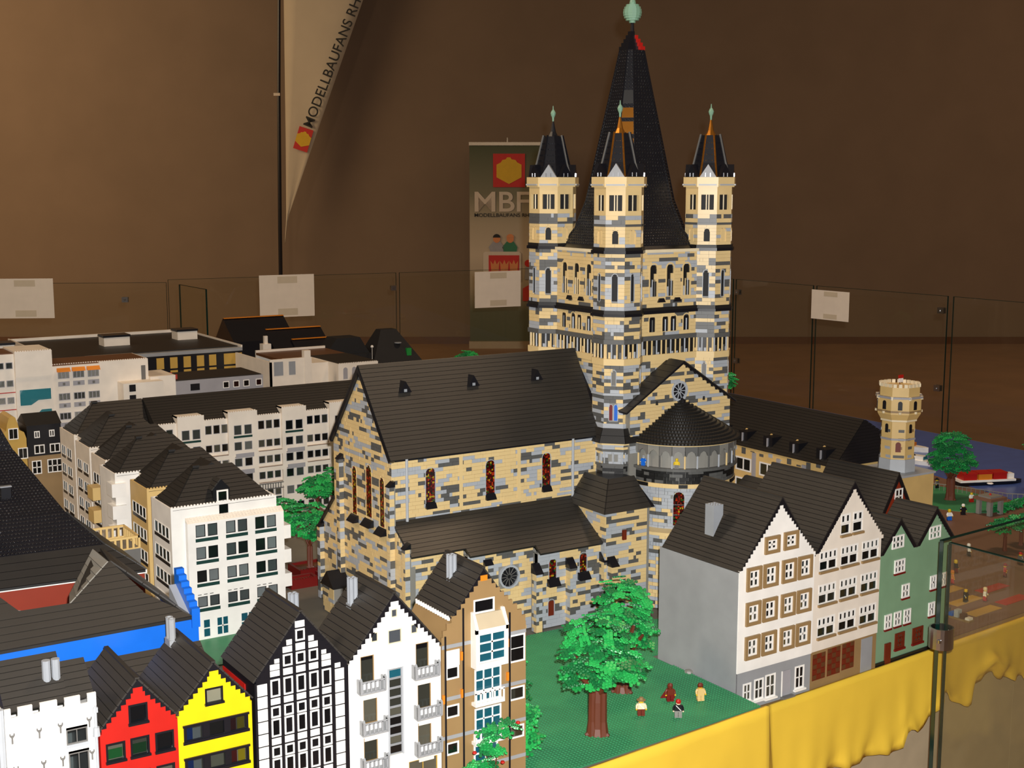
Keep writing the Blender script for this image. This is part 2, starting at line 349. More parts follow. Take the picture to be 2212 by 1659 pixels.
def plate(name,label,pts,z0,z1,m,studm=None,pitch=.8):
    t=thing(name,label,'baseplate',sum(p[0] for p in pts)/len(pts),sum(p[1] for p in pts)/len(pts),z0)
    MB(m).prism(pts,'z',z0,z1).build('plate',t,None,True)
    if studm:
        b=MB(studm); x0,x1=min(p[0] for p in pts),max(p[0] for p in pts); y0,y1=min(p[1] for p in pts),max(p[1] for p in pts)
        def inside(x,y):
            c=False; j=len(pts)-1
            for i in range(len(pts)):
                (xi,yi),(xj,yj)=pts[i],pts[j]
                if (yi>y)!=(yj>y) and x<(xj-xi)*(y-yi)/(yj-yi)+xi: c=not c
                j=i
            return c
        y=y0+.4
        while y<y1:
            x=x0+.4
            while x<x1:
                if inside(x,y): b.stud(x,y,z1-.01,.17,.24)
                x+=pitch
            y+=pitch
        o=b.build('studs',t,None,True); o['kind']='stuff'
    return t
plate('green_baseplate','green studded lawn plate between the church and the yellow cloth',[(130.4,195.9),(190.4,200.7),(190.5,209.4),(189.8,237.2),(214,238.8),(212,255.5),(196.6,262.8),(196.6,264.6),(131,264.6)],-.29,0,'lawn','lawn')
plate('green_baseplate','small green lawn plate at the foot of the white apartment block',[(78,286),(100,286),(118,286),(118,305.8),(78,305.8)],-.29,0,'lawn')
plate('plaza_tiles','brown tiled riverside plaza seen through the front glass',[(240,214.5),(302,220),(490,239),(439,289.5),(409.5,298.5),(431.5,400),(300,400),(266,300),(266,244)],-5.08,-4.9,'plaza')
plate('riverside_lawn','round green riverside lawn under the tall tree',[(392+26*math.cos(a*.314)*.62,322+26*math.sin(a*.314)) for a in range(20)],-4.9,-4.75,'lawn')
for i,(px,k) in enumerate((((290,224.5),'yellow'),((293,233),'yellow'),((296,242),'yellow'),((305,226.5),'red'),((309,236.5),'red'))):
    o=MB({'yellow':'ocre','red':'pinkred'}[k]).at(px[0],px[1],5).box(0,12,0,3.6,-4.9,-4.78).build('paving_stripe')
    tag(o,('%s paving stripe on the plaza, %s'%({'yellow':'ochre','red':'brick-red'}[k],('closest to the cloth','second from the cloth','third from the cloth','nearer the cloth','farther from the cloth')[i])),'paving')
o=tag(MB('river').prism([(410,299),(440,290),(492,240),(492,684),(440,684),(432,400)],'z',-5.08,-4.7).build('river_plate'),'dark blue river surface with boats on it','river')
# yellow cloth hung from the table edge
path=[(-40,183.6,0),(140.9,195.0,0),(191.3,199.5,0),(199.8,208.3,-4.8),(238,211.6,-4.8),(302,217.3,-4.8),(486,233.6,-4.8)]
pts=[]
for a,b_ in zip(path,path[1:]):
    a,b_=Vector(a),Vector(b_); k=max(2,int((b_-a).length/1.1))
    pts+=[a.lerp(b_,i/k) for i in range(k)]
pts.append(Vector(path[-1])); rnd=random.Random(4)
b=MB('cloth'); NV=14; rows=[]; s=0
for i,q in enumerate(pts):
    d=(pts[min(i+1,len(pts)-1)]-pts[max(i-1,0)]); d.z=0; d.normalize(); nn=V(d.y,-d.x,0)
    if i: s+=(q-pts[i-1]).length
    bot=-30+2.5*math.sin(s*.21)+1.5*math.sin(s*.57+1)
    if q.x>200: bot=-29+.9*math.sin(s*.17)+.7*math.sin(s*.43)+(q.x-200)*.09
    if q.x>246: bot=-24+6*math.exp(-((q.x-262)/7)**2)+7*math.exp(-((q.x-285)/12)**2)+1.2*math.sin(s*.37)+.6*math.sin(s*.9)
    col=[b.p(*(q-nn*.5+V(0,0,.12)))]
    for j in range(NV):
        f=j/(NV-1); z=q.z+.12+(bot-q.z)*f
        am=f*f*(.9*math.sin(s*.13+.9*math.sin(s*.05))+.35*math.sin(s*.41+2)+.2*math.sin(s*.9+f*3))
        knot=math.exp(-((q.x-285)/7)**2)*math.exp(-((f-.72)/.16)**2)*2.2 if q.x>240 else 0
        am+=max(0,f-.75)*2.0*math.sin(s*.55+f*9)+max(0,f-.8)*1.6*math.sin(s*1.3)
        g=q+nn*(.35+1.3*f+am+knot); col.append(b.p(g.x,g.y,z))
    rows.append(col)
for r0,r1 in zip(rows,rows[1:]):
    for j in range(NV): b.f.append([r0[j+1],r1[j+1],r1[j],r0[j]]); b.m.append(0)
o=b.build('yellow_cloth',smooth=True); tag(o,'bright yellow cloth hanging in folds from the table edge','cloth')
md=o.modifiers.new('thickness','SOLIDIFY'); md.thickness=.0015
# ---------------------------------------------------------------- glass barrier
def panel(label,a,bp,z0,z1,th=.8,clips=(),lean=0,group='glass barrier panels',edge='glass_edge'):
    ang=math.degrees(math.atan2(bp[1]-a[1],bp[0]-a[0])); L=math.hypot(bp[0]-a[0],bp[1]-a[1])
    t=thing('glass_panel',label,'glass panel',a[0],a[1],z0,ang,group)
    MB('barrier').box(.15,L-.15,-th/2,th/2,0,z1-z0-.15).build('pane',t)
    MB(edge).box(.0,.14,-th/2,th/2,0,z1-z0).box(L-.14,L,-th/2,th/2,0,z1-z0).box(0,L,-th/2,th/2,z1-z0-.14,z1-z0).build('polished_edge',t)
    for u,z in clips:
        c=MB('steel'); c.box(u-1.6,u+1.6,-1.3,-th/2,z-z0-1.4,z-z0+1.4).box(u-1.6,u+1.6,th/2,1.3,z-z0-1.4,z-z0+1.4).cyl(u,-1.3,z-z0-.3,z-z0+.3,.5).build('clip',t)
    return t
panel('glass barrier panel at the far left behind the white flat-roofed blocks',(60,791),(228.8,701.5),-75,57,clips=((0.9*188,48),))
panel('short glass panel turning forward beside the flat-roofed hall',(230,684),(230.6,645.5),-.3,57)
panel('glass barrier panel behind the black roofs, left of the banner',(236,721),(368,705),-75,57,clips=((131,48),))
panel('glass barrier panel running behind the church tower',(370,704.8),(500,689),-75,57)
panel('glass barrier panel right of the tower, farthest along the river side',(498,686),(500.6,558.5),-75,57)
panel('glass barrier panel with the paper, above the long dark roof',(500.7,556.5),(504,501),-75,57,clips=((1.6,50),(1.6,12)))
panel('glass barrier panel above the round stone tower',(504.2,499),(510,420),-75,57,clips=((76,50),(76,13)))
panel('glass barrier panel at the right edge behind the boats',(510.2,417),(513,330),-75,57)
panel('front glass panel standing before the green house',(239,195.4),(360,206),-75,30.3,th=1.0)
panel('front glass panel turning toward the viewer at right',(240.2,194),(243,110),-75,30.0,th=1.0)
cl=thing('panel_clamp','shiny round steel clamp gripping the front glass corner','clamp',239.5,194.6,6)
MB('steel').lathe(239.5,194.6,[(2.75,5.4),(2.75,10.2),(2.4,10.2),(2.4,5.4)],20).build('sleeve',cl,None,True,smooth=False)
MB('steel').cyl(237.2,193.2,7.2,7.9,.5).build('screw',cl,None,True)
def paper(label,cx,cy,z,w,h,rz,nrm):
    t=thing('paper_sheet',label,'paper',cx,cy,z,rz,'notices taped to the glass')
    MB('paper').box(0,w,-.06,0,0,h).build('sheet',t)
    for x,zz in ((w*.33,h*.8),(w*.33,h*.04)): MB('tape').box(x,x+w*.36,-.1,-.06,zz,zz+h*.16).build('tape',t)
paper('white paper sheet taped to the glass at far left',150,742.2,38.5,30,21,-28,0)
paper('white paper sheet taped to the glass under the feather flag',286,713.9,33.8,32,24,-6.9,0)
paper('white paper sheet taped over the foot of the roll-up banner',418,698.2,34,31,22,-6.9,0)
paper('white paper sheet taped to the glass right of the church tower',503.3,501.5,40,24.5,15,-86,0)
# ---------------------------------------------------------------- the church
RB=random.Random(11)
BK=['brick_tan','brick_lg','brick_dg','brick_bk']
BRICKS=[]      # (wall object, frame, a, b, z, h, colour, weight)
def pick(w, prev):
    if prev is not None and RB.random()<.30: return prev
    r=RB.random()*sum(w); k=0
    for k,x in enumerate(w):
        r-=x
        if r<=0: break
    return k
LEN=(.8,1.6,1.6,2.4,3.2,3.2)
def brick_rows(wallobj, fr, z0, z1, iv, wts=(.56,.25,.19,0), vis=0, h=.96, lens=LEN):
    n=max(1,round((z1-z0)/h)); hh=(z1-z0)/n
    for k in range(n):
        z=z0+k*hh; prev=None
        for a,b in iv(z+hh/2):
            u=a
            while u<b-.05:
                l=RB.choice(lens)
                if b-u-l<.45: l=b-u
                c=pick(wts,prev); prev=c
                BRICKS.append((wallobj,fr,u,u+l,z,hh,c,(l*hh*vis))); u+=l
def cut(iv, holes):
    def f(z):
        L=list(iv(z))
        for x0,x1,za,zb,arch in holes:
            if za<=z<=zb:
                a,b=x0,x1
                if arch and z>zb-(x1-x0)/2:
                    r=(x1-x0)/2; c=(x0+x1)/2; q=math.sqrt(max(0,r*r-(z-(zb-r))**2)); a,b=c-q,c+q
                N=[]
                for s,t in L:
                    if b<=s or a>=t: N.append((s,t)); continue
                    if s<a: N.append((s,a))
                    if b<t: N.append((b,t))
                L=[q for q in N if q[1]-q[0]>.12]
        return L
    return f
def arch_pts(x0,x1,z0,z1,n=8):
    r=(x1-x0)/2; c=(x0+x1)/2
    return [(x0,z0),(x1,z0)]+[(c+r*math.cos(math.pi*i/n),z1-r+r*math.sin(math.pi*i/n)) for i in range(n+1)]
def arch_win(parent, fr, x0,x1,z0,z1, pm='stained', sm='brick_lg', y=.12, name='arched_window', sw=.16, proud=.1):
    b=MB(sm).at(fr[0],fr[1],fr[2]); n=8; O=arch_pts(x0-sw,x1+sw,z0-sw*.5,z1+sw,n); I=arch_pts(x0,x1,z0,z1,n); k=len(O)
    for i in range(k):
        j=(i+1)%k
        b.poly([(O[i][0],-proud,O[i][1]),(O[j][0],-proud,O[j][1]),(I[j][0],-proud,I[j][1]),(I[i][0],-proud,I[i][1])])
        b.poly([(I[i][0],-proud,I[i][1]),(I[j][0],-proud,I[j][1]),(I[j][0],.24,I[j][1]),(I[i][0],.24,I[i][1])])
        b.poly([(O[j][0],-proud,O[j][1]),(O[i][0],-proud,O[i][1]),(O[i][0],.24,O[i][1]),(O[j][0],.24,O[j][1])])
    o=b.build(name,parent,None,True)
    MB(pm).at(fr[0],fr[1],fr[2]).prism(I,'y',y,.24).build('pane',o,None,True)
    return o
ch=thing('brick_church','large toy-brick church with four turrets, tall black spire and tan and grey walls','church',211,285,0)
def backing(name, fr, poly, m='stone', d0=.24, d1=1.2, parent=None):
    return MB(m).at(*fr).prism(poly,'y',d0,d1).build(name,parent or ch,None,True)
# --- nave south wall
fr=(144.3,280.1,0); W=62.5
nw=backing('nave_wall',fr,[(0,14),(W,14),(W,44.9),(0,44.9)])
H=[(x-1.3,x+1.3,32.1,41.3,True) for x in (10.6,27.7,44.6)]
brick_rows(nw,fr,28.6,44.9,cut(lambda z:[(.0,W)],H),vis=1)
for x0,x1,a,b,_ in H:
    arch_win(nw,fr,x0,x1,a,b)
    s=MB('black').at(*fr); s.prism([(-.9,a-.9),(.1,a-.9),(.1,a+.7),(-.35,a)],'x',x0-.15,x1+.15).build('sill',nw,None,True)
for x in (3.9,52.6):
    MB('lgrey').at(*fr).cyl(x,-.45,28.9,44.4,.38,.38,8).build('downpipe',nw,None,True)
MB('brick_tan').at(*fr).box(0,W,-.12,.1,30.3,30.6).build('string_course',nw,None,True)
for x in (19.2,36.2): MB('brick_tan').at(*fr).box(x-.5,x+.5,-.12,.2,30.6,44.5).build('lesene',nw,None,True)
# nave north wall (hidden side)
MB('brick_tan').box(144.6,209,311.4,312.4,0,44.6).build('nave_north_wall',ch,None,True)
# --- west front, u runs from north (y=321.2) to south (y=271.3)
fw=(144.3,321.2,-90)
def ivw(z):
    u=lambda y:321.2-y
    if z<20: s,n=271.3,321.2
    elif z<29: t=(z-20)/9; s=271.3+8.8*t; n=321.2-8.8*t
    elif z<44.65: s,n=280.1,312.4
    else: t=(z-44.65)/(64.2-44.65); s=280.1+15.9*t; n=312.4-16.4*t
    return [(u(n),u(s))] if n-s>.4 else []
ww=backing('west_front',fw,[(0,0),(49.9,0),(49.9,20),(41.1,29),(41.1,44.6),(25.2,63.4),(8.8,44.6),(8.8,29),(0,20)],d1=1.5)
HW=[(19.6,22.0,26.9,39.2,True),(27.4,30.4,27.4,40.9,True),(34.8,37.2,26.8,39.1,True),(9.5,11.1,9.1,15.4,True)]
brick_rows(ww,fw,0,63.4,cut(ivw,HW),wts=(.6,.2,.2,0),vis=.55)
for i,(x0,x1,a,b,_) in enumerate(HW):
    arch_win(ww,fw,x0,x1,a,b,sm='brick_tan' if i<3 else 'brick_lg',pm='stained' if i<3 else 'dgrey',proud=.1,y=.0)
    s=MB('black').at(*fw); s.prism([(-1.6,a-1.8),(.1,a-1.8),(.1,a),(-.4,a-.4)],'x',x0-.9,x1+.9).build('sill',ww,None,True)
for u,zt in ((13.7,40),(49.2,24.5),(1.0,19.5),(41.6,38)):
    o=MB('stone').at(*fw).box(u-.8,u+.8,-1.3,.3,0,zt).build('buttress',ww,None,True)
    f2=(144.3-1.35,321.2-(u-.8),-90)
    brick_rows(o,f2,0,zt,lambda z:[(0,1.6)],lens=(1.6,1.6,.8),wts=(.4,.3,.3,0))
    f3=(144.3-1.3,321.2-(u+.82),0); brick_rows(o,f3,0,zt,lambda z:[(0,1.3)],lens=(1.6,),wts=(.45,.25,.3,0))
    MB('black').at(*fw).prism([(-1.6,zt),(.2,zt),(.2,zt+1.4),(-.2,zt+1.2)],'x',u-1,u+1).build('buttress_cap',o,None,True)
# west porch
pc=MB('stone').at(*fw).box(10.5,17,-4.5,0,0,7).build('porch',ww,None,True)
brick_rows(pc,(144.3-4.6,321.2-10.5,-90),0,7,lambda z:[(0,6.5)],wts=(.6,.2,.2,0))
MB('black').at(*fw).prism([(9.8,7),(17.7,7),(13.7,11)],'y',-5,0).build('porch_roof',pc,None,True)
# --- aisles (south in three sections stepping out)
def aisle(x0,x1,ey,ez,first=False):
    fr=(x0,ey+.9,0); w=x1-x0
    a=backing('aisle_wall',fr,[(0,0),(w,0),(w,ez-.1),(0,ez-.1)],d1=1.6)
    MB('stone').box(x0,x0+.6,ey+1.2,280,0,ez-.4).build('end_wall',a,None,True)
    r=MB('roof_dk'); r.poly([(x0,ey,ez),(x1,ey,ez),(x1,280.3,29),(x0,280.3,29)]); r.poly([(x0,ey,ez-.4),(x0,280.3,28.6),(x1,280.3,28.6),(x1,ey,ez-.4)])
    r.poly([(x0,ey,ez-.4),(x1,ey,ez-.4),(x1,ey,ez),(x0,ey,ez)]); r.poly([(x0,280.3,28.6),(x0,ey,ez-.4),(x0,ey,ez),(x0,280.3,29)]); r.poly([(x1,ey,ez-.4),(x1,280.3,28.6),(x1,280.3,29),(x1,ey,ez)])
    o=r.build('aisle_roof',a,None,True)
    n=round(math.hypot(280.3-ey,29-ez)/1.28)
    return a,o,fr,w,n
def tiles_world(parent, a,b,c,d, n, **k):   # courses in world coordinates under a part
    e=len(COL.objects)
    courses_w(parent,a,b,c,d,n,**k)
def courses_w(parent, a,b,c,d, n, m='roof', **k):
    courses(parent,*[WM[parent].inverted()@(Vector(q)*S)/S for q in (a,b,c,d)], n, m=m, **k)
holes2={1:[(8.6,14.6,11.3,17.2,False)],2:[(3.2,5.4,12.2,17.5,True),(12.5,14.7,12.4,17.7,True),(3.0,4.8,2.9,7.1,True)]}
for i,(x0,x1,ey,ez) in enumerate(((144.3,159,270.5,22.7),(159,177.7,268.3,21.2),(177.7,198.5,266,19.6))):
    a,o,fr,w_,n=aisle(x0,x1,ey,ez)
    brick_rows(a,fr,0,2.9,lambda z:[(0,w_)],vis=.3,wts=(.06,.82,.12,0)); brick_rows(a,fr,2.9,ez-.4,cut(lambda z:[(0,w_)],holes2.get(i,[])),vis=.7,wts=(.56,.24,.2,0) if i<2 else (.42,.36,.22,0))
    courses_w(o,(x0,ey-.2,ez-.1),(x1,ey-.2,ez-.1),(x1,280.2,29),(x0,280.2,29),n)
    if i==0: arch_win(a,fr,7.0,9.6,9,13.6)
    if i==2:
        for x0_,x1_,za,zb,_ in holes2[2]:
            arch_win(a,fr,x0_,x1_,za,zb,pm='stained' if zb>10 else 'redbrown')
            if zb>10: MB('black').at(*fr).prism([(-1.5,za-1.5),(.1,za-1.5),(.1,za+.4),(-.4,za)],'x',x0_-.6,x1_+.6).build('sill',a,None,True)
        for u in (-.9,9.2,19.6):
            q=MB('stone').at(*fr).box(u-.9,u+.9,-1.9,.3,0,15).build('buttress',a,None,True)
            brick_rows(q,(fr[0]+u-.9,fr[1]-1.95,0),0,15,lambda z:[(0,1.8)],lens=(1.6,.8),wts=(.35,.4,.25,0))
            brick_rows(q,(fr[0]+u-.92,fr[1],-90),0,15,lambda z:[(0,1.9)],lens=(1.6,.8),wts=(.5,.25,.25,0))
            MB('black').at(*fr).prism([(-2.3,14.8),(.2,14.8),(.2,17.2),(-.3,17)],'x',u-1.1,u+1.1).build('buttress_cap',q,None,True)
    if i==1:   # rose window
        rw=MB('brick_lg').at(*fr); c=(11.6,14.2)
        for k in range(16):
            a0,a1=2*math.pi*k/16,2*math.pi*(k+1)/16
            p=lambda r,t:(c[0]+r*math.cos(t),c[1]+r*math.sin(t))
            A,B_,C_,D=p(2.5,a0),p(2.5,a1),p(3.0,a1),p(3.0,a0)
            rw.poly([(A[0],-.5,A[1]),(B_[0],-.5,B_[1]),(C_[0],-.5,C_[1]),(D[0],-.5,D[1])][::-1]); rw.poly([(A[0],-.5,A[1]),(A[0],.3,A[1]),(B_[0],.3,B_[1]),(B_[0],-.5,B_[1])]); rw.poly([(D[0],-.5,D[1]),(C_[0],-.5,C_[1]),(C_[0],.3,C_[1]),(D[0],.3,D[1])])
        for k in range(12):
            t=math.pi*k/6; rw.tube([(c[0]+.5*math.cos(t),-.1,c[1]+.5*math.sin(t)),(c[0]+2.5*math.cos(t),-.25,c[1]+2.5*math.sin(t))],.1,4,'dgrey')
        o2=rw.build('rose_window',a,None,True)
        MB('black').at(*fr).prism([(c[0]+2.6*math.cos(t*.3927),c[1]+2.6*math.sin(t*.3927)) for t in range(16)],'y',.1,.24).build('pane',o2,None,True)
        MB('black').at(*fr).prism([(-1.2,18.2),(.1,18.2),(.1,19.6)],'x',4.2,6.6).build('sill',a,None,True)
# north aisle verge seen beyond the west gable
no=MB('black').prism([(312.2,29.4),(321.8,19.8),(321.8,19.0),(312.2,28.4)],'x',143.6,205).build('north_aisle_roof',ch,None,True)
MB('brick_tan').box(144.5,205,320.2,321,0,19.3).build('north_aisle_wall',ch,None,True)
# --- nave roof
nr=MB('black').prism([(279.6,44.3),(296,64.8),(312.9,44.3),(312.9,43.8),(279.6,43.8)],'x',144.9,208.4)
nr.prism([(279.2,44.2),(296,65.1),(313.3,44.2),(312.6,43.6),(296,63.6),(280.0,43.6)],'x',143.5,144.9)
nro=nr.build('nave_roof',ch,None,True)
courses_w(nro,(143.6,279.2,44.3),(205.4,279.2,44.3),(208.6,296,65.3),(143.6,296,65.3),22)
courses_w(nro,(208.6,313.3,44.3),(143.6,313.3,44.3),(143.6,296,65.3),(208.6,296,65.3),22)
for x in (153.5,173.1,192.5):
    MB('black').prism([(x-1.7,58.6),(x+1.7,58.6),(x,61.4)],'y',289.6,293.4).build('roof_dormer',nro,None,True)
    MB('chimney').box(x-.5,x+.3,289.5,289.9,58.8,59.5).build('dormer_light',nro,None,True)
# --- turrets
TS=((211.7,280.75),(242.2,280.75),(211.7,311.25),(242.2,311.25)); RTU=6.6
def octa(cx,cy,r,z): return [(cx+r*math.cos(math.radians(22.5+45*i)),cy+r*math.sin(math.radians(22.5+45*i)),z) for i in range(8)]
def ring8(cx,cy,r,z0,z1,m,name,parent,r1=None):
    return MB(m).loft([octa(cx,cy,r,z0),octa(cx,cy,r1 or r,z1)]).build(name,parent,None,True)
def face_frame(cx,cy,R,k):     # k-th outer face: local x left to right seen from outside
    phi=math.radians(45*k); ap=R*math.cos(math.pi/8); half=R*math.sin(math.pi/8)
    n=(math.cos(phi),math.sin(phi)); u=(-n[1],n[0])      # u is +90 from n: seen from outside, left-to-right
    return (cx+n[0]*ap-u[0]*half, cy+n[1]*ap-u[1]*half, 45*k+90), 2*half
for ti,(cx,cy) in enumerate(TS):
    z0=46 if ti==0 else 36
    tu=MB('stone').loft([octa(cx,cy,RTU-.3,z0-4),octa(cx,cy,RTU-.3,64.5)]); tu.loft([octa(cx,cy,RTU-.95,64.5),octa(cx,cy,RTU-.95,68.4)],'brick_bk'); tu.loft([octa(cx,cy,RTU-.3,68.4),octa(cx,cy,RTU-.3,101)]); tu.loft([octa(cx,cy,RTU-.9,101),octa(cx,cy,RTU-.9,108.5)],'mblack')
    tu=tu.build('turret',ch,None,True)
    for za,zb,r,m,nm in ((91.7,92.5,7.35,'black','cornice'),(92.5,93.3,7.0,'roof_dk','cornice'),(75.5,76.2,7.35,'black','cornice'),(76.2,77.1,7.0,'roof_dk','cornice'),(68.4,69.6,7.0,'brick_dg','string_course'),(62.9,64.6,6.95,'brick_tan','ledge'),(55.0,55.6,6.95,'brick_lg','string_course'),(98.6,99.2,6.75,'brick_dg','string_course'),(108.6,111.2,7.35,'brick_tan','crown')):
        ring8(cx,cy,r,za,zb,m,nm,tu)
    for k in range(8):
        f,wd=face_frame(cx,cy,RTU,k); iv=lambda z:[(0,wd)]; c=wd/2
        seen=k in (4,5,6)
        H1=[(c-.75,c+.75,79.5,86.5,True)] if k%2 else [(c-.5,c+.5,79.5,86.5,True)]
        H2=[(c-.8,c+.8,94.2,97.6,True)]; H4=[(c-.55,c+.55,57.6,61.6,True)]
        wl=(.62,.22,.16,0) if k==6 else (.42,.36,.22,0)
        brick_rows(tu,f,z0,55,cut(iv,[(c-1.2,c+1.2,48.2,53,True)] if (ti==0 and k==5) else []),wts=(.4,.25,.35,0)); brick_rows(tu,f,55.6,62.9,cut(iv,H4 if k%2 else []),wts=(.4,.3,.3,0))
        if ti==0 and k==5:
            for q,pm_ in ((-1.1,'dkred'),(.2,'blue')): arch_win(tu,f,c+q,c+q+.9,48.4,52.6,pm=pm_,sm='lgrey')
        brick_rows(tu,f,69.6,75.5,iv,wts=(.5,.25,.25,0)); brick_rows(tu,f,77.1,91.7,cut(iv,H1),wts=wl)
        brick_rows(tu,f,93.3,98.6,cut(iv,H2),wts=(.85,.15,0,0),lens=(3.2,2.4)); brick_rows(tu,f,99.2,101.4,iv,wts=(.3,.3,.4,0))
        arch_win(tu,f,*H1[0][:4],pm='mblack',sm='brick_lg'); arch_win(tu,f,*H2[0][:4],pm='mblack' if k%2 else 'brick_tan',sm='brick_tan')
        if k%2: arch_win(tu,f,*H4[0][:4],pm='dgrey',sm='brick_lg')
        b=MB('brick_tan').at(*f); b.box(0,.85,-.02,.9,101.4,108.7).box(wd-.85,wd,-.02,.9,101.4,108.7).box(.85,wd-.85,-.02,.9,106.6,108.7).box(.85,wd-.85,-.02,.9,101.4,102.6)
        b.build('belfry_face',tu,None,True)
        b=MB('cream').at(*f)
        for q in (-.35,.35) if k%2 else (0,): b.cyl(c+q,.35,102.6,106.6,.17,.17,6)
        b.build('belfry_column',tu,None,True)
        b=MB('brick_lg').at(*f)
        for q in range(4): b.cyl(.4+q*(wd-.8)/3,.35,64.6,68.4,.24,.24,6,'brick_tan' if (q+k)%3 else 'brick_lg')
        for q in range(3): b.box(.9+q*1.45,1.5+q*1.45,.7,.95,64.6,64.6+RB.choice((.5,.9,1.6)),RB.choice(('brick_lg','brick_dg','brick_tan')))
        b.build('arcade',tu,None,True)
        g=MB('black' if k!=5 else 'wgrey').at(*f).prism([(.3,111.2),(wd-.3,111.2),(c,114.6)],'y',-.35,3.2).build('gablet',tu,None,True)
        MB('steel').at(*f).box(c-.75,c-.55,-.5,-.3,111.3,112.3).box(c+.55,c+.75,-.5,-.3,111.3,112.3).build('gablet_pins',g,None,True)
        b=MB('lgrey').at(*f).box(.15,wd-.15,-1.0,-.4,109.0,109.4).build('crown_bar',tu,None,True)
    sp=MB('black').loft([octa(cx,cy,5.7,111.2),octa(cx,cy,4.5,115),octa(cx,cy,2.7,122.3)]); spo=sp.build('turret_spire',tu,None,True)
    for k in range(8):     # ribs on the edges, glazed facing strips
        A,B_=octa(cx,cy,5.75,111.3)[k],octa(cx,cy,2.75,122.6)[k]
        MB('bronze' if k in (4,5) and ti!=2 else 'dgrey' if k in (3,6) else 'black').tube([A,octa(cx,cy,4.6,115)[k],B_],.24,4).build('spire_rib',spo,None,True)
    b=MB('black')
    for k in range(8):
        o0,o1=octa(cx,cy,5.7,111.2),octa(cx,cy,2.7,122.3)
        for q in range(6):
            t=.12+q*.14; A=Vector(o0[k]).lerp(Vector(o1[k]),t); B_=Vector(o0[(k+1)%8]).lerp(Vector(o1[(k+1)%8]),t)
            for e in (.3,.5,.7): P=A.lerp(B_,e); b.box(P.x-.14,P.x+.14,P.y-.14,P.y+.14,P.z-.14,P.z+.14)
    o=b.build('spire_studs',spo,None,True); o['kind']='stuff'
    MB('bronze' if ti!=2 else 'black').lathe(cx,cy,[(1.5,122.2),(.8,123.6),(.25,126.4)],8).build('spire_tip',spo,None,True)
    b=MB('copper').lathe(cx,cy,[(.22,126.2),(.3,127.4),(.6,128.0),(.75,128.6),(.5,129.2),(.18,129.6),(.1,130.6)],8); b.build('finial',spo,None,True)
# --- crossing tower walls
def tface(fr,w,hid=False):
    t=backing('tower_wall',fr,[(0,30),(w,30),(w,92),(0,92)],d0=.26,d1=1.4)
    iv=lambda z:[(0,w)]; c=w/2
    H=[(c+q-1.15,c+q+1.15,80.0,88.5,True) for q in (-5.6,0,5.6)]; H2=[(c+q-1.0,c+q+1.0,70.6,74.9,True) for q in (-5.8,-1.4,1.4,5.8)]
    brick_rows(t,fr,44,62.9,cut(iv,[(c-6.2,c-4.8,56.5,60.5,True)]),wts=(.5,.3,.2,0)); brick_rows(t,fr,69.6,75.5,cut(iv,H2),wts=(.75,.1,.15,0)); brick_rows(t,fr,77.1,92,cut(iv,H),wts=(.72,.13,.15,0))
    for h in H:
        arch_win(t,fr,*h[:4],pm='brick_bk',sm='brick_tan',sw=.4,y=.2)
        b=MB('brick_tan').at(*fr)
        for q in (.75,1.55): b.cyl(h[0]+q,.0,80,84.5,.16,.16,6,RB.choice(('brick_tan','brick_lg','brick_dg')))
        b.box(h[0],h[0]+.7,-.05,.2,80,82.5,'brick_lg').box(h[0]+1.4,h[1],-.05,.2,84,86,'brick_tan').build('mullions',t,None,True)
    for h in H2:
        arch_win(t,fr,*h[:4],pm='black',sm='brick_tan',sw=.3)
        MB(RB.choice(('brick_lg','brick_dg','brick_tan'))).at(*fr).cyl((h[0]+h[1])/2,-.05,70.6,73.8,.2,.2,6).build('column',t,None,True)
    for za,zb,d,m,nm in ((91.6,92.4,.9,'cream','cornice'),(75.5,76.3,.9,'black','cornice'),(76.3,77.1,.5,'roof_dk','cornice'),(68.4,69.6,.5,'brick_dg','string_course'),(62.9,64.6,.5,'brick_tan','ledge')):
        MB(m).at(*fr).box(0,w,-d,.3,za,zb).build(nm,t,None,True)
    b=MB('brick_tan').at(*fr); k=0; x=.4
    while x<w-.3:
        b.cyl(x,.0,64.6,68.4,.22,.22,6,('brick_tan','brick_lg','brick_tan')[k%3])
        b.box(x+.4,x+1.0,.1,.25,64.6,64.6+RB.choice((.5,.9,1.6,2.2)),RB.choice(('brick_lg','brick_dg','brick_tan','brick_bk'))); x+=1.6; k+=1
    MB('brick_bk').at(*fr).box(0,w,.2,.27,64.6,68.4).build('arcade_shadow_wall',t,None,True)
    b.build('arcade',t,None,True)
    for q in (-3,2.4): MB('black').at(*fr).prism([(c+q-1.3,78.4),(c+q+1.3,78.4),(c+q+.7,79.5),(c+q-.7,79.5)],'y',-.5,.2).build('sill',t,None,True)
tface((216,278.2,0),22); tface((209.2,307,-90),22); tface((244.7,285,90),22); tface((238,313.7,180),22)
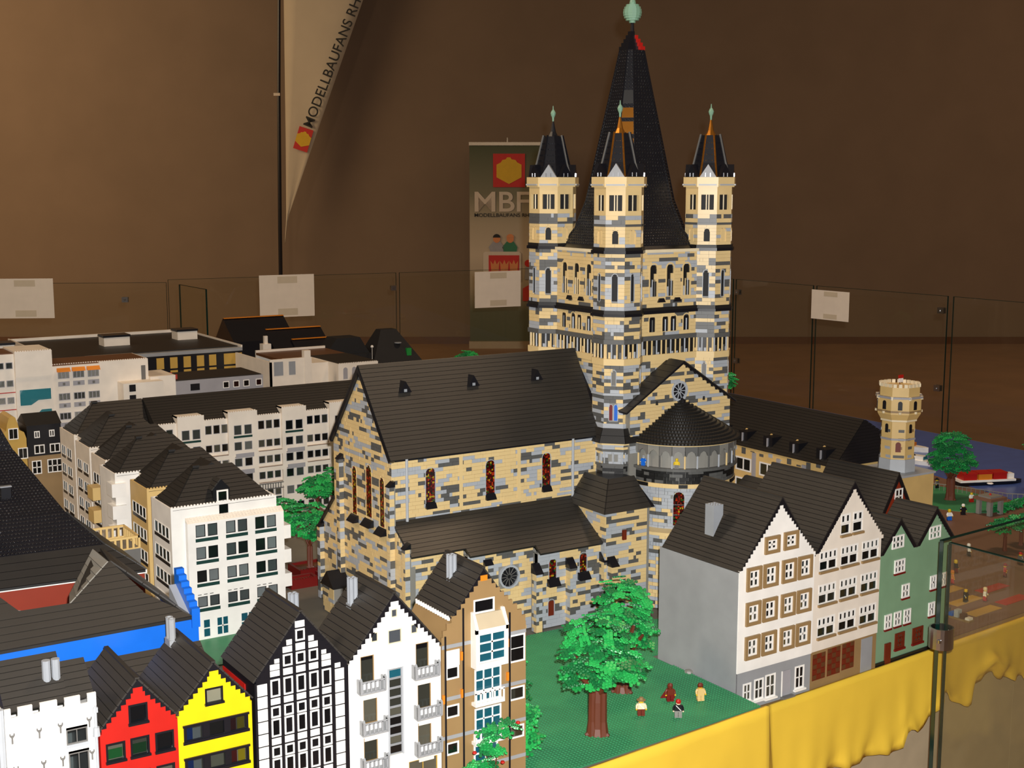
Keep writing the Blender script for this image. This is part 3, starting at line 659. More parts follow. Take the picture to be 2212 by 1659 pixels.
# --- main spire
def oct_sq(s,c,z):
    X,Y=226.95,296; q=[(s,-(s-c)),(s,s-c),(s-c,s),(-(s-c),s),(-s,s-c),(-s,-(s-c)),(-(s-c),-s),(s-c,-s)]
    return [(X+a,Y+b,z) for a,b in q]
lv=((17.4,5,91.9),(15.0,4.6,93.2),(12.7,4.8,97.5),(10.5,4.6,105),(2.8,1.2,145)); 
m=MB('black').loft([oct_sq(*l) for l in lv]); so=m.build('main_spire',ch,None,True)
for i in range(8):
    MB('black').tube([oct_sq(l[0]+.05,l[1],l[2])[i] for l in lv[1:]],.22,4).build('spire_rib',so,None,True)
for k,(a,b_) in enumerate(((lv[0],lv[1]),)):
    pass
b=MB('stud_black')
for (l0,l1,nz) in ((lv[1],lv[2],6),(lv[2],lv[3],10),(lv[3],lv[4],46)):
    A,B_=oct_sq(*l0),oct_sq(*l1)
    for i in range(8):
        j=(i+1)%8
        if i in (0,1,2): continue
        for q in range(nz):
            t=(q+.5)/nz; P=Vector(A[i]).lerp(Vector(B_[i]),t); Q=Vector(A[j]).lerp(Vector(B_[j]),t); L=(Q-P).length; nn=int(L/.85)
            nrm=(Vector(A[j])-Vector(A[i])).cross(Vector(B_[i])-Vector(A[i])).normalized(); u=(Q-P).normalized(); v=nrm.cross(u)
            for e in range(nn):
                c=P.lerp(Q,(e+.5)/nn); r=.24
                b.nstud(c,u,v,nrm)
o=b.build('spire_studs',so,None,True,smooth=True); o['kind']='stuff'
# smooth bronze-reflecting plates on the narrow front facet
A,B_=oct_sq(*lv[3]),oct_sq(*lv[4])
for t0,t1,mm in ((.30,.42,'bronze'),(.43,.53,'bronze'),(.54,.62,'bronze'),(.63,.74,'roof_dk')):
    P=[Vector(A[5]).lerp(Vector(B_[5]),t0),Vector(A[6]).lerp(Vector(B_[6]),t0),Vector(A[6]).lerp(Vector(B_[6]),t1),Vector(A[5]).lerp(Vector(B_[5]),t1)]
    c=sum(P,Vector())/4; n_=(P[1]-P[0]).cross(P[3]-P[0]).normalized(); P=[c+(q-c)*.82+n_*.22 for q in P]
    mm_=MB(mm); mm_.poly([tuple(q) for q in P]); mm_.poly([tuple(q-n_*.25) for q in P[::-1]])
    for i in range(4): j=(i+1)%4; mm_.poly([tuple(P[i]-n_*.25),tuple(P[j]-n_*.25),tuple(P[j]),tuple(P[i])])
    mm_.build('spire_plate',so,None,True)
X,Y=226.95,296
b=MB('black'); 
for k in range(5): s=2.5-.42*k; b.box(X-s,X+s*.6,Y-s*.6,Y+s,145+k*1.0,146+k*1.0)
b.cyl(X,Y,150,152.4,.55,.4,8); b.build('spire_neck',so,None,True)
b=MB('red')
for k in range(4): b.box(X+.9-.2*k,X+2.5-.45*k,Y-2.5+.45*k,Y-.9+.2*k,145+k*1.0,146+k*1.0)
b.build('red_bricks',so,None,True)
b=MB('copper'); prof=[]
for k in range(9): z=152.2+k*.6; r=math.sqrt(max(0,2.55**2-(z+.3-154.9)**2)); prof+=[(max(r,.4),z),(max(r,.4),z+.6)]
b.lathe(X,Y,prof,14); b.lathe(X,Y,[(.9,157.4),(.7,158.2),(.35,159.2),(.15,160.4)],8); b.build('orb_finial',so,None,True)
# --- south transept gable
ft=(210,272.5,0)
def ivt(z):
    if z<51.4: return [(0,34)]
    h=17*(62.4-z)/(62.4-51.4); return [(17-h,17+h)] if h>.3 else []
tg=backing('transept_gable',ft,[(0,30),(34,30),(34,51.4),(17,62.2),(0,51.4)],d1=5.8)
brick_rows(tg,ft,40,62.2,cut(ivt,[(14.2,18.6,53.0,57.4,False)]),wts=(.55,.25,.2,0),vis=.9)
b=MB('brick_lg').at(*ft); c=(16.2,55.2)
for k in range(16):
    a0,a1=2*math.pi*k/16,2*math.pi*(k+1)/16; p=lambda r,t:(c[0]+r*math.cos(t),c[1]+r*math.sin(t)); A,B_,C_,D=p(2.15,a0),p(2.15,a1),p(2.8,a1),p(2.8,a0)
    b.poly([(A[0],-.2,A[1]),(D[0],-.2,D[1]),(C_[0],-.2,C_[1]),(B_[0],-.2,B_[1])]); b.poly([(A[0],-.2,A[1]),(B_[0],-.2,B_[1]),(B_[0],.3,B_[1]),(A[0],.3,A[1])]); b.poly([(D[0],-.2,D[1]),(D[0],.3,D[1]),(C_[0],.3,C_[1]),(C_[0],-.2,C_[1])])
for k in range(10): t=math.pi*k/5; b.tube([(c[0]+.3*math.cos(t),-.05,c[1]+.3*math.sin(t)),(c[0]+2.15*math.cos(t),-.1,c[1]+2.15*math.sin(t))],.13,4,'brick_lg')
rw=b.build('round_window',tg,None,True)
MB('black').at(*ft).prism([(c[0]+2.3*math.cos(t*.3927),c[1]+2.3*math.sin(t*.3927)) for t in range(16)],'y',.12,.24).build('pane',rw,None,True)
for u in (8.6,24.6): MB('brick_bk').at(*ft).cyl(u,0,52.1,53.1,.4,.3,8).build('putlog',tg,None,True)
tr=MB('black').at(*ft).prism([(-1.6,50.6),(17,62.4),(35.6,50.6),(35.6,51.2),(17,63.2),(-1.6,51.2)],'y',-.6,6).build('transept_roof',tg,None,True)
courses_w(tr,(208.3,279.0,50.9),(208.3,271.8,50.9),(227,271.8,63.1),(227,279.0,63.1),9)
courses_w(tr,(245.7,271.8,50.9),(245.7,279,50.9),(227,279,63.1),(227,271.8,63.1),9)
# --- conch
CXc,CYc=227,273.5
def sector(mb,r0,r1,z0,z1,a0,a1,n,m=None):
    P=lambda r,t,z:(CXc+r*math.cos(math.radians(t)),CYc+r*math.sin(math.radians(t)),z)
    for i in range(n):
        s,t=a0+(a1-a0)*i/n,a0+(a1-a0)*(i+1)/n
        mb.poly([P(r0,s,z0),P(r0,t,z0),P(r1,t,z1),P(r1,s,z1)],m)
def drum(name,prof,m,parent,a0=170,a1=370,n=36):
    b=MB(m)
    for (r0,z0),(r1,z1) in zip(prof,prof[1:]): sector(b,r0,r1,z0,z1,a0,a1,n)
    return b.build(name,parent,None,True)
cn=drum('conch_wall',[(16.2,0),(16.2,19.8),(14.2,19.8),(14.2,43.2)],'stone',ch)
def curved(parent,r,z0,z1,wts,h=.96,proud=.22,holes=()):
    n=round((z1-z0)/h); hh=(z1-z0)/n; mb=MB(BK)
    for k in range(n):
        z=z0+k*hh; a=172; prev=None
        while a<368:
            l=RB.choice((.8,1.6,1.6,2.4,3.2))/r*57.3; e=min(368,a+l); c=pick(wts,prev); prev=c
            mid=(a+e)/2
            if not any(h0<mid<h1 and za<z+hh/2<zb for h0,h1,za,zb in holes):
                q=proud+RB.random()*.05; ns=max(1,int((e-a)/6)); g=.05/r*57.3
                P=lambda rr,t,zz:(CXc+rr*math.cos(math.radians(t)),CYc+rr*math.sin(math.radians(t)),zz)
                sector(mb,r+q,r+q,z+.02,z+hh-.02,a+g,e-g,ns,BK[c]); sector(mb,r+q,r,z+hh-.02,z+hh-.02,a+g,e-g,ns,BK[c])
                for t in (a+g,e-g): mb.poly([P(r,t,z),P(r+q,t,z),P(r+q,t,z+hh),P(r,t,z+hh)],BK[c])
            a=e
    o=mb.build('brickwork',parent,None,True); o['kind']='stuff'
curved(cn,16.2,0,19.6,(.34,.42,.24,0)); drum('ledge',[(16.9,19.6),(16.9,20.4),(14.3,21.0)],'brick_tan',cn)
curved(cn,14.2,20.6,31.8,(.2,.68,.12,0),holes=((227,236.5,21.8,30.8),))
a=math.radians(231.8); f=(CXc+14.45*math.cos(a)-1.25*math.sin(math.radians(51.8)),CYc+14.45*math.sin(a)-1.25*-math.cos(math.radians(51.8)),0)
f=(CXc+14.75*math.cos(a)+1.4*math.sin(a),CYc+14.75*math.sin(a)-1.4*math.cos(a),231.8+90)
w_=arch_win(cn,f,0,2.8,22,30.9,sm='brick_lg',y=.05,proud=.08)
for zz in (24.6,27.3): MB('black').at(*f).box(0,2.8,-.05,.2,zz,zz+.25).build('glazing_bar',w_,None,True)
drum('string_course',[(14.2,31.8),(15.0,31.8),(15.0,32.9),(14.2,32.9)],'brick_tan',cn)
curved(cn,14.75,31.85,32.85,(.55,.0,.0,.45),h=1.0,proud=.32)
curved(cn,14.6,32.9,36.4,(0,.0,.32,.68),h=.87); drum('ledge',[(15.3,36.3),(15.6,36.3),(15.6,37.0),(13.6,37.0)],'brick_dg',cn)
drum('gallery_wall',[(13.5,37),(13.5,41.6),(15.1,41.6),(15.1,43.2)],'roof',cn)
ga=cn
for k in range(16):
    a=174+k*12.6; P=lambda r,t:(CXc+r*math.cos(math.radians(t)),CYc+r*math.sin(math.radians(t)))
    x,y=P(14.9,a); MB(('brick_lg','brick_tan','brick_lg','brick_dg')[k%4]).cyl(x,y,37,40.4,.24,.24,6).build('gallery_column',cn,None,True)
    x,y=P(13.55,a+6.3); r_=a+6.3+90
    MB('dgrey').at(x,y,r_).prism(arch_pts(-1.15,1.15,37,41.3),'y',-.12,.1).build('gallery_niche',cn,None,True)
    x,y=P(15.05,a+6.3); MB('stone').at(x,y,r_).prism([(-1.6,43),(-1.6,40.3),(-1.2,40.3),(-.9,41.1),(0,41.7),(.9,41.1),(1.2,40.3),(1.6,40.3),(1.6,43)][::-1],'y',-.15,.5,RB.choice(('brick_dg','dgrey','stone'))).build('gallery_arch',cn,None,True)
drum('cornice',[(15.3,42.9),(15.6,42.9),(15.6,43.3),(14,43.3)],'brick_tan',cn)
cr=drum('conch_roof',[(15.9,43.2),(.3,52.6)],'black',cn,172,368,32)
NR=15
for k in range(NR):
    t0,t1=k/NR,(k+1)/NR; r0,r1=16.1*(1-t0)+.5*t0,16.1*(1-t1)+.5*t1; z0,z1=43.3+9.5*t0,43.3+9.5*t1
    b=MB('roof_dk'); n=max(8,int(30*(1-t0*.6)))
    sector(b,r0,r0,z0-.1,z0+.45,172,368,n); sector(b,r0,r1-.25,z0+.45,z1+.0,172,368,n)
    for i in range(n*2):
        s=172+196*(i+.5)/(n*2); x,y=CXc+r0*math.cos(math.radians(s)),CYc+r0*math.sin(math.radians(s))
        b.box(x-.17,x+.17,y-.17,y+.17,z0+.05,z0+.55)
    b.build('roof_course',cr,None,True)
b=MB('black').lathe(CXc,CYc-1.0,[(.9,52.0),(.7,52.9),(.2,53.4)],8).build('roof_cap',cr,None,True)
# --- octagonal gallery stage and stair block at the south-west corner
cx,cy=TS[0]; cx-=.3; cy-=.6
st=MB('stone').loft([octa(cx,cy,6.9,30),octa(cx,cy,6.9,42.6)]).build('stair_stage',ch,None,True)
for k in range(8):
    f,wd=face_frame(cx,cy,7.2,k); iv=lambda z:[(0,wd)]
    brick_rows(st,f,32.6,36.8,iv,wts=(0,.0,.4,.6),h=.85); brick_rows(st,f,36.8,42.6,cut(iv,[(wd/2-1.3,wd/2-.3,37.4,40,False),(wd/2+.3,wd/2+1.3,37.4,40,False)]),wts=(.35,.4,.25,0))
    b=MB('lgrey').at(*f)
    for q in (.5,wd/2,wd-.5): b.cyl(q,-.1,37.3,40.2,.2,.2,6)
    b.build('column',st,None,True)
ring8(cx,cy,7.6,36.6,37.2,'brick_dg','ledge',st); ring8(cx,cy,7.5,40.4,41,'brick_dg','ledge',st); ring8(cx,cy,7.7,42.2,42.8,'brick_tan','cornice',st)
sk=MB('black').loft([octa(cx,cy,8.6,42.8),octa(cx,cy,6.9,46.4)]).build('skirt_roof',st,None,True)
for k in range(8):
    A,B_=octa(cx,cy,8.75,42.8),octa(cx,cy,6.95,46.6)
    courses_w(sk,A[k],A[(k+1)%8],B_[(k+1)%8],B_[k],2,m='roof_dk')
ring8(*TS[0],6.9,46.2,47.6,'brick_lg','turret_foot',st)
sb=MB('stone').box(197.0,211,265.3,284,0,27.4).build('stair_block',ch,None,True)
brick_rows(sb,(197.0,265.0,0),0,27.4,cut(lambda z:[(0,13)],[(5,6.6,19.5,22.5,False)]),wts=(.48,.28,.24,0),vis=.6)
brick_rows(sb,(196.7,280,-90),0,27.4,lambda z:[(0,15)],wts=(.55,.25,.2,0))
MB('redbrown').box(202.2,203.4,264.9,265.3,19.7,22.3).build('slit_window',sb,None,True)
q=MB('stone').box(197.6,199.4,263.2,265.2,0,14).build('buttress',sb,None,True); brick_rows(q,(197.6,263.1,0),0,14,lambda z:[(0,1.8)],lens=(1.6,.8)); brick_rows(q,(197.55,265,-90),0,14,lambda z:[(0,1.9)],lens=(1.6,.8))
MB('black').prism([(262.6,13.8),(265.2,13.8),(265.2,16.2)],'x',197.3,199.7).build('buttress_cap',q,None,True)
rf=MB('black'); E=[(196.0,264.3),(212,264.3),(212,286),(196.0,286)]; U=[(201.5,270),(209,270),(209,284),(201.5,284)]
rf.loft([[(x,y,27.4) for x,y in E],[(x,y,34.6) for x,y in U]]); rfo=rf.build('stair_roof',sb,None,True)
courses_w(rfo,(195.8,264.1,27.4),(210.5,264.1,27.4),(209.3,270,34.8),(201.3,270,34.8),6); courses_w(rfo,(195.8,284,27.4),(195.8,264.1,27.4),(201.3,270,34.8),(201.3,282,34.8),6)
# --- lay the bricks: the 300 largest in view singly, all others joined wall by wall
order=sorted((i for i in range(len(BRICKS)) if BRICKS[i][7]>0),key=lambda i:-BRICKS[i][7]); single=set(order[:300])
stuff={}
for i,(wo,f,a,b_,z,h,c,vs) in enumerate(BRICKS):
    l=b_-a
    if i in single:
        key=('brick',round(l,2),round(h,2),c)
        M=T(f[0],f[1],0,f[2])@T(a+.025,-RB.random()*.05,z+.02)
        shared(key,lambda:MB(BK[c]).box(0,l-.05,0,.3,0,h-.04,skip='k').mesh('brick'),'brick',wo,M,True)
    else:
        mb=stuff.setdefault(wo.name,(wo,MB(BK)))[1]; mb.at(*f[:2],f[2]); mb.box(a+.02,b_-.02,-RB.random()*.05,.3,z+.015,z+h-.015,BK[c],skip='k')
for wo,mb in stuff.values(): o=mb.build('brickwork',wo,None,True); o['kind']='stuff'
# ---------------------------------------------------------------- gabled town houses (local frame: x along the front, y into depth)
def rnd_pane(): return 'pane'
def shell(h, w,dep,zb,eave, m, holes=(), gable=None, sidem=None, t=.4, y0=0, lh=(), floor=True):
    b=MB(m); wall(b,0,w,zb,eave,holes,y0,t,m,gable); b.build('front_wall',h)
    sm=sidem or m
    b=MB(sm).at(0,dep,-90); wall(b,0,dep-t-y0,zb,eave,lh,0,t,sm); b.build('side_wall',h)
    b=MB(sm); b.box(w-t,w,t+y0,dep,zb,eave).build('side_wall',h)
    b=MB(sm); b.box(t,w-t,dep-t,dep,zb,eave).build('back_wall',h)
    if floor:
        b=MB('shade')
        z=zb+.1
        b.box(t,w-t,t+1.1,t+1.3,zb,eave-.2); b.build('room_partition',h)
def gable_roof(h, w,dep,eave,ridge, n, cx=None, x0=None,x1=None, m='roof', over=.5, y0=.06, ex=.12, barge=True, yback=None):
    cx=w/2 if cx is None else cx; x0=-.0 if x0 is None else x0; x1=w if x1 is None else x1; y1=dep if yback is None else yback
    b=MB('black'); b.prism([(x0,eave),(x1,eave),(cx,ridge)],'y',y0+.5,y1); fw_=1.35; b.poly([(x0,y0,eave),(x0+fw_,y0,eave),(cx,y0,ridge-fw_*(ridge-eave)/(cx-x0)),(cx,y0,ridge)]); b.poly([(x1-fw_,y0,eave),(x1,y0,eave),(cx,y0,ridge),(cx,y0,ridge-fw_*(ridge-eave)/(cx-x0))]); b.poly([(x0,y0,eave),(cx,y0,ridge),(cx,y0+.5,ridge),(x0,y0+.5,eave)]); b.poly([(cx,y0,ridge),(x1,y0,eave),(x1,y0+.5,eave),(cx,y0+.5,ridge)])
    r=b.build('roof',h)
    sl=(ridge-eave)/(cx-x0); sr=(ridge-eave)/(x1-cx)
    courses(r,(x0-ex,y1,eave-ex*sl),(x0-ex,y0-.02,eave-ex*sl),(cx,y0-.02,ridge),(cx,y1,ridge),n,m)
    courses(r,(x1+ex,y0-.02,eave-ex*sr),(x1+ex,y1,eave-ex*sr),(cx,y1,ridge),(cx,y0-.02,ridge),n,m)
    MB(m).box(cx-.35,cx+.35,y0-.02,y1,ridge+.1,ridge+.42).build('ridge_cap',r)
    return r
def sill(h,x0,x1,z,m,d=.35,hh=.3,y=0): return MB(m).box(x0,x1,y-d,y+.05,z-hh,z).build('sill',h)
def curtains(h, x,z,w_,hh, m, y=.75):   # coloured blind standing inside a window
    MB(m).box(x,x+w_,y,y+.03,z,z+hh).build('blind',h)
YF=199
# --- F1: white house with tie-bar irons, crenellated eave
h=thing('town_house','white brick town house with crenellated eave and fork-shaped wall anchors','house',38.1,YF)
hl=[(8.7,11.9,25.5,27.9),(8.9,12.0,20.6,24.1),(8.9,12.0,14,18),(2,5.2,12,16)]
w1,dep=13.4,15
b=MB('white'); wall(b,0,w1,-.3,31.6,hl,0,.4,'white')
for a,c in ((0,.9),(1.9,4.0),(5.1,7.6),(8.7,11.0),(12.1,13.4)): b.box(a,c,0,.4,31.6,33.0)
b.build('front_wall',h); MB('white').box(0,.4,.4,dep,-.3,32).build('side_wall',h); MB('white').box(w1-.4,w1,.4,dep,-.3,32).build('side_wall',h); MB('white').box(.4,w1-.4,dep-.4,dep,-.3,32).build('back_wall',h)
for a,c,z0,z1 in hl: win(h,a,z0,c-a,z1-z0,2,1,'dgrey','pane'); sill(h,a-.1,c+.1,z0,'lgrey',.1,.5); MB('brick_lg').box(a,c,.0,.3,z1,z1+.35).build('lintel',h)
def anchor():
    q=MB('dgrey'); q.box(-.12,.12,-.15,0,-.9,.1); q.prism([(-.12,0),(.12,0),(.38,.35),(.38,.7),(.22,.7),(.18,.42),(-.18,.42),(-.22,.7),(-.38,.7),(-.38,.35)],'y',-.15,0); return q.mesh('wall_anchor')
for x,z in ((.9,28.5),(4.8,28.5),(7.9,28.6),(12.2,28.6),(8.0,23.3),(12.4,23.3),(5.2,23.3),(1.2,23.3),(1.4,18),(5.4,18),(8.3,18)): shared(('anchor',),anchor,'wall_anchor',h,T(x,0,z))
MB('lgrey').cyl(13.1,-.35,0,31,.22,.22,8).box(12.75,13.45,-.5,0,29.9,30.7).cyl(13.1,-.4,26.2,27.6,.6,.5,8).build('downpipe',h)
rb=MB('roof_dk').prism([(.4,32.2),(7.2,38.0),(dep,32.2)],'x',.2,9.4).prism([(.4,32.2),(5.6,36.5),(dep,32.2)],'x',9.4,13.0).build('roof',h)
courses(rb,(0.1,.35,32.3),(9.4,.35,32.3),(9.4,7.2,38.1),(.1,7.2,38.1),8); courses(rb,(9.4,.35,32.3),(13.2,.35,32.3),(13.2,5.8,36.8),(9.4,5.8,36.8),6)
b=MB('chimney').cyl(7.1,3.6,34.5,38.2,.65,.65,10).cyl(8.5,3.6,34.5,38.2,.65,.65,10); b.build('chimney',h)
MB('lgrey').cyl(-.5,.6,24,33,.55,.55,8).build('downpipe',h)
# --- F2 red, F3 yellow
def bw_window(h,x,z,w_,hh,blind=None,nx=1):
    o=win(h,x,z,w_,hh,nx,1,'black','pane',fr=.3,y=-.12,fd=.5); MB('black').box(x-.12,x+w_+.12,-.45,0,z-.12,z+.25).build('sill',h)
    if blind: curtains(h,x+.3,z+.3,w_-.6,hh*.5,blind)
    return o
h=thing('town_house','narrow red gabled house with black framed windows','house',51.8,YF)
Wd=12.2; hl=[(4.5,7.5,26.6,29.8),(.8,3.8,21.2,24.3),(4.6,7.6,21.2,24.4),(8.5,11.5,21.1,24.4),(.8,3.8,15.6,18.9),(4.6,7.6,15.6,18.9),(8.5,11.5,15.6,18.9),(.8,3.8,10,13.3),(4.6,7.6,10,13.3),(8.5,11.5,10,13.3)]
shell(h,Wd,17,-.3,26.0,'red',hl,steps(6.1,6.3,26.0,32.4,8,.75))
for i,(a,c,z0,z1) in enumerate(hl): bw_window(h,a,z0,c-a,z1-z0,('shutter','green','green','shutter')[i] if i<4 else 'shade')
gable_roof(h,Wd,17,26.4,33.6,8)
h=thing('town_house','narrow bright yellow gabled house with black window bands','house',64.0,YF)
Wd=12.4; hl=[(4.6,7.6,27.2,29.9)]; bands=[(z,z+3.0) for z in (21.5,16.0,10.5,5.0)]
for z0,z1 in bands: hl+=[(.9,11.7,z0,z1)]
shell(h,Wd,19,-.3,26.3,'yellow',hl,steps(6.2,6.4,26.3,32.6,8,.75))
bw_window(h,4.6,27.2,3.0,2.7); curtains(h,4.9,27.5,2.4,2.1,'cream',.3)
for z0,z1 in bands:
    MB('black').box(.9,1.2,-.12,.4,z0,z1).box(4.1,5.0,-.12,.4,z0,z1).box(7.6,8.5,-.12,.4,z0,z1).box(11.4,11.7,-.12,.4,z0,z1).box(.75,11.85,-.3,.4,z1-.3,z1+.05).box(.75,11.85,-.35,.4,z0-.15,z0+.3).build('window_band',h)
    for x,bl in ((1.2,'blue'),(5.0,'cream'),(8.5,'dkred')):
        win(h,x,z0+.25,2.9,z1-z0-.5,1,1,'black','pane',fr=.2,y=-.05); curtains(h,x+.2,z0+.2,1.2 if bl!='cream' else 2.4,2.2,bl)
    curtains(h,10.1,z0+.2,1.2,2.2,'yellow'); curtains(h,2.6,z0+.2,1.3,1.8,'white')
gable_roof(h,Wd,19,26.7,33.8,8); chimney(h,5.6,17.3,33,36.8,2,.62,'wgrey')
# rear cross roof behind red and yellow houses
h=thing('rear_wing','low dark tiled rear roof between the red and yellow gables','house',51.6,217.2)
MB('brick_lg').box(0,24.8,2.2,6,-.3,26).build('wall',h); r=MB('roof_dk').prism([(1.9,26),(6.2,26),(6.2,29)],'x',0,24.8).build('roof',h)
courses(r,(0,1.7,26),(24.8,1.7,26),(24.8,6.2,29.2),(0,6.2,29.2),4)
# --- F4 half-timbered
h=thing('half_timbered_house','black half-timbered house with white infill panels and grid of small windows','house',77.0,YF)
Wd=16.8; shell(h,Wd,14.6,-.3,28.9,'black',(),steps(8.4,8.6,28.9,38.4,11,.9),floor=False); gable_roof(h,Wd,14.6,29.2,39.6,12)
MB('red').box(-.12,0,4.2,14.4,-.3,27.6).build('red_side_panel',h)
def pan(x,z,w_,hh): shared(('tp',w_,hh),lambda:MB('white').box(0,w_,0,.2,0,hh).mesh('panel'),'panel',h,T(x,-.12,z))
z=28.7-2.0
while z>0: pan(.4,z,1.7,1.95); pan(14.3,z,1.65,1.95); z-=2.17
pan(14.3,28.9,1.0,.8)
cols=[2.7,5.0,7.3,9.6,11.9]
def tw(c,z,hh): win(h,cols[c],z,1.65,hh,1,1,'white','pane',fr=.26,y=-.18,fd=.25)
pan(cols[2],37.2,1.65,1.1); tw(2,34.9,2.0); pan(cols[2],33.3,1.65,1.2)
for c in (1,3): pan(cols[c],33.3,1.65,1.0); pan(cols[c]+(.7 if c==1 else 0),34.5,.95,.9)
for c in (0,4): pan(cols[c],29.6,1.65,.95); pan(cols[c],30.7,1.65,.95); pan(cols[c]+(.8 if c==0 else 0),31.8,.85,.7)
for c in (1,2,3): tw(c,31.0,2.0); pan(cols[c],29.5,1.65,1.1)
for c in range(5): tw(c,26.1,3.0); pan(cols[c],24.75,1.65,1.05)
zz=24.4
while zz>3:
    for c in range(5): tw(c,zz-1.9,1.9); tw(c,zz-5.2,3.1); pan(cols[c],zz-6.6,1.65,1.1)
    zz-=6.9
MB('red').box(10.0,10.7,.05,.15,31.7,32.5).build('red_curtain',h); MB('red').box(5.4,6.3,.05,.15,26.6,27.8).build('red_curtain',h)
chimney(h,11.6,10.6,34.6,39.6)
# --- F5 white with balconies
h=thing('town_house','tall white stepped-gable house with grey balconies and strip window','house',93.8,YF)
Wd=18.0; hl=[(8.3,9.6,35.6,37.2),(7.6,10.4,30.9,33.6),(4.4,5.8,31.9,33.7),(12.1,13.5,32.0,33.8),(7.5,10.4,10.7,26.5)]
dz=[(2.3,4.9,25.0,29.8),(2.7,5.4,17.6,22.1),(2.7,5.4,10.7,15.1),(13.0,15.6,25.4,30.1),(13.3,16.0,18.0,22.6),(13.3,16.0,11,15.4),(11.4,17.2,3.5,8.7)]
shell(h,Wd,14.6,-.3,28.7,'white',hl+dz,steps(9,9.2,28.7,38.5,12,.75)); gable_roof(h,Wd,14.6,29.0,39.8,12)
[curtains(h,a+.2,z0+.2,c-a-.4,z1-z0-.4,'shutter',.3) for a,c,z0,z1 in hl[:4]]; win(h,8.3,35.6,1.3,1.6,1,1,'cream',fr=.2); win(h,7.6,30.9,2.8,2.7,1,1,'cream',fr=.25); win(h,4.4,31.9,1.4,1.8,1,1,'cream',fr=.2); win(h,12.1,32,1.4,1.8,1,1,'cream',fr=.2)
for k in range(9): win(h,7.7,10.9+k*1.73,2.5,1.66,1,1,'wgrey','pane_teal' if k==8 else 'pane',fr=.14,y=.05)
MB('lgrey').box(7.4,7.7,-.1,.2,10.6,26.6).box(10.2,10.5,-.1,.2,10.6,26.6).build('strip_frame',h)
for a,c,z0,z1 in dz: win(h,a,z0,c-a,z1-z0,1 if c-a<4 else 2,1,'dktan' if c-a<4 else 'ocre','pane',fr=.16,y=.1,name='balcony_door')
def balcony():
    q=MB('wgrey'); q.box(0,4.9,-1.5,0,0,.35); q.box(0,4.9,-1.5,-1.3,2.0,2.3)
    for i in range(6): q.box(.3+i*.82,.58+i*.82,-1.5,-1.3,.3,2.1)
    for x in (0,4.6): q.box(x,x+.3,-1.5,0,.3,2.5); q.prism([(-1.7,.2),(-1.1,.2),(-1.0,2.6),(-1.4,3.0),(-1.8,2.6)],'x',x,x+.3)
    return q.mesh('balcony')
for x,z in ((1.5,23.5),(1.9,16.0),(1.9,9.2),(12.1,24.0),(12.5,16.5),(12.5,9.7)):
    shared(('balc',),balcony,'balcony',h,T(x,0,z)); MB('offwhite').box(x+.9,x+3.9,-.14,0,z-1.5,z-.5).build('grille',h)
chimney(h,6.0,10.4,35.8,40.6)
# --- F6 tan with bay
h=thing('town_house','brown gabled house with white glazed bay tower and black downpipes','house',112.0,YF)
Wd=17.8; hl=[(6.6,11.0,33.4,36.0),(.8,3.5,22.2,24.6),(.8,3.5,15,17.4),(14.2,17.6,22.7,28.0),(14.2,17.5,15.4,18.0),(14.0,17.4,8,10.5),(.8,3.4,8,10.4),(6.5,11.6,5.0,10.8)]
b=MB('dktan'); xs=[]
g=(9.0,[(31.4,8.7),(32.6,7.9),(33.8,6.9)]+[(33.8+.94*(i+1),6.4*(1-(i+.6)/7.2)) for i in range(6)])
wall(b,0,Wd,-.3,30.2,hl,0,.4,'dktan',g); b.build('front_wall',h)
MB('dktan').box(0,.4,.4,13.5,-.3,29).build('side_wall',h); MB('dktan').box(Wd-.4,Wd,.4,13.5,-.3,29).build('side_wall',h); MB('dktan').box(.4,Wd-.4,13.1,13.5,-.3,29).build('back_wall',h); MB('shade').box(.4,Wd-.4,3,3.2,-.3,29).build('room_partition',h)
sk=MB('dktan').prism([(0,28.9),(2.4,33.2),(2.4,32.6),(.5,28.9)],'y',.4,13.5).build('lower_roof',h); MB('dktan').prism([(Wd,28.9),(Wd-.5,28.9),(14.2,32.8),(14.2,33.4)],'y',.4,13.5).build('lower_roof',h)
r=gable_roof(h,Wd,13.5,33.4,41.4,9,cx=8.8,x0=2.3,x1=14.5)
MB('orange').box(8.1,9.5,-.1,.1,39.3,40.3).build('gable_brick',h)
def crest(n,L):
    q=MB('white'); 
    for i in range(n):
        y=.4+i*L/n; q.cyl(0,y,0,.5,.22,.22,6).cyl(0,y+.35,-.1,.75,.14,.2,6).box(-.15,.35,y-.1,y+.25,.45,.6)
    return q.mesh('roof_crest')
shared(('crest',),lambda:crest(14,12.6),'roof_crest',h,T(1.9,.3,32.9)); shared(('crest',),None,'roof_crest',h,T(15.0,.3,33.0))
for z in (28.0,18.3,11.0,4): MB('wgrey').box(0,Wd,-.06,.02,z,z+.7).build('stone_band',h)
win(h,6.6,33.4,4.4,2.6,1,1,'white',fr=.3,y=-.1)
for x,z,w_,hh,nz in ((.8,22.2,2.7,2.4,1),(.8,15,2.7,2.4,1),(14.2,22.7,3.4,5.3,2),(14.2,15.4,3.3,2.6,1),(14.0,8,3.4,2.5,1),(.8,8,2.6,2.4,1)): win(h,x,z,w_,hh,1,nz,'white',fr=.3,y=-.1)
MB('white').box(.7,3.6,-.1,.2,24.6,27.6).build('blank_panel',h)
by=MB('white').box(6.0,12.8,-1.9,0,23.6,24.6).box(6.0,6.5,-1.9,0,24.6,31.0).box(12.3,12.8,-1.9,0,24.6,31.0).box(6.0,12.8,-1.9,-1.5,30.2,31.0).build('bay',h)
win(h,6.5,24.7,5.8,5.5,2,3,'white','pane_teal',fr=.3,y=-1.85,bar=.3)
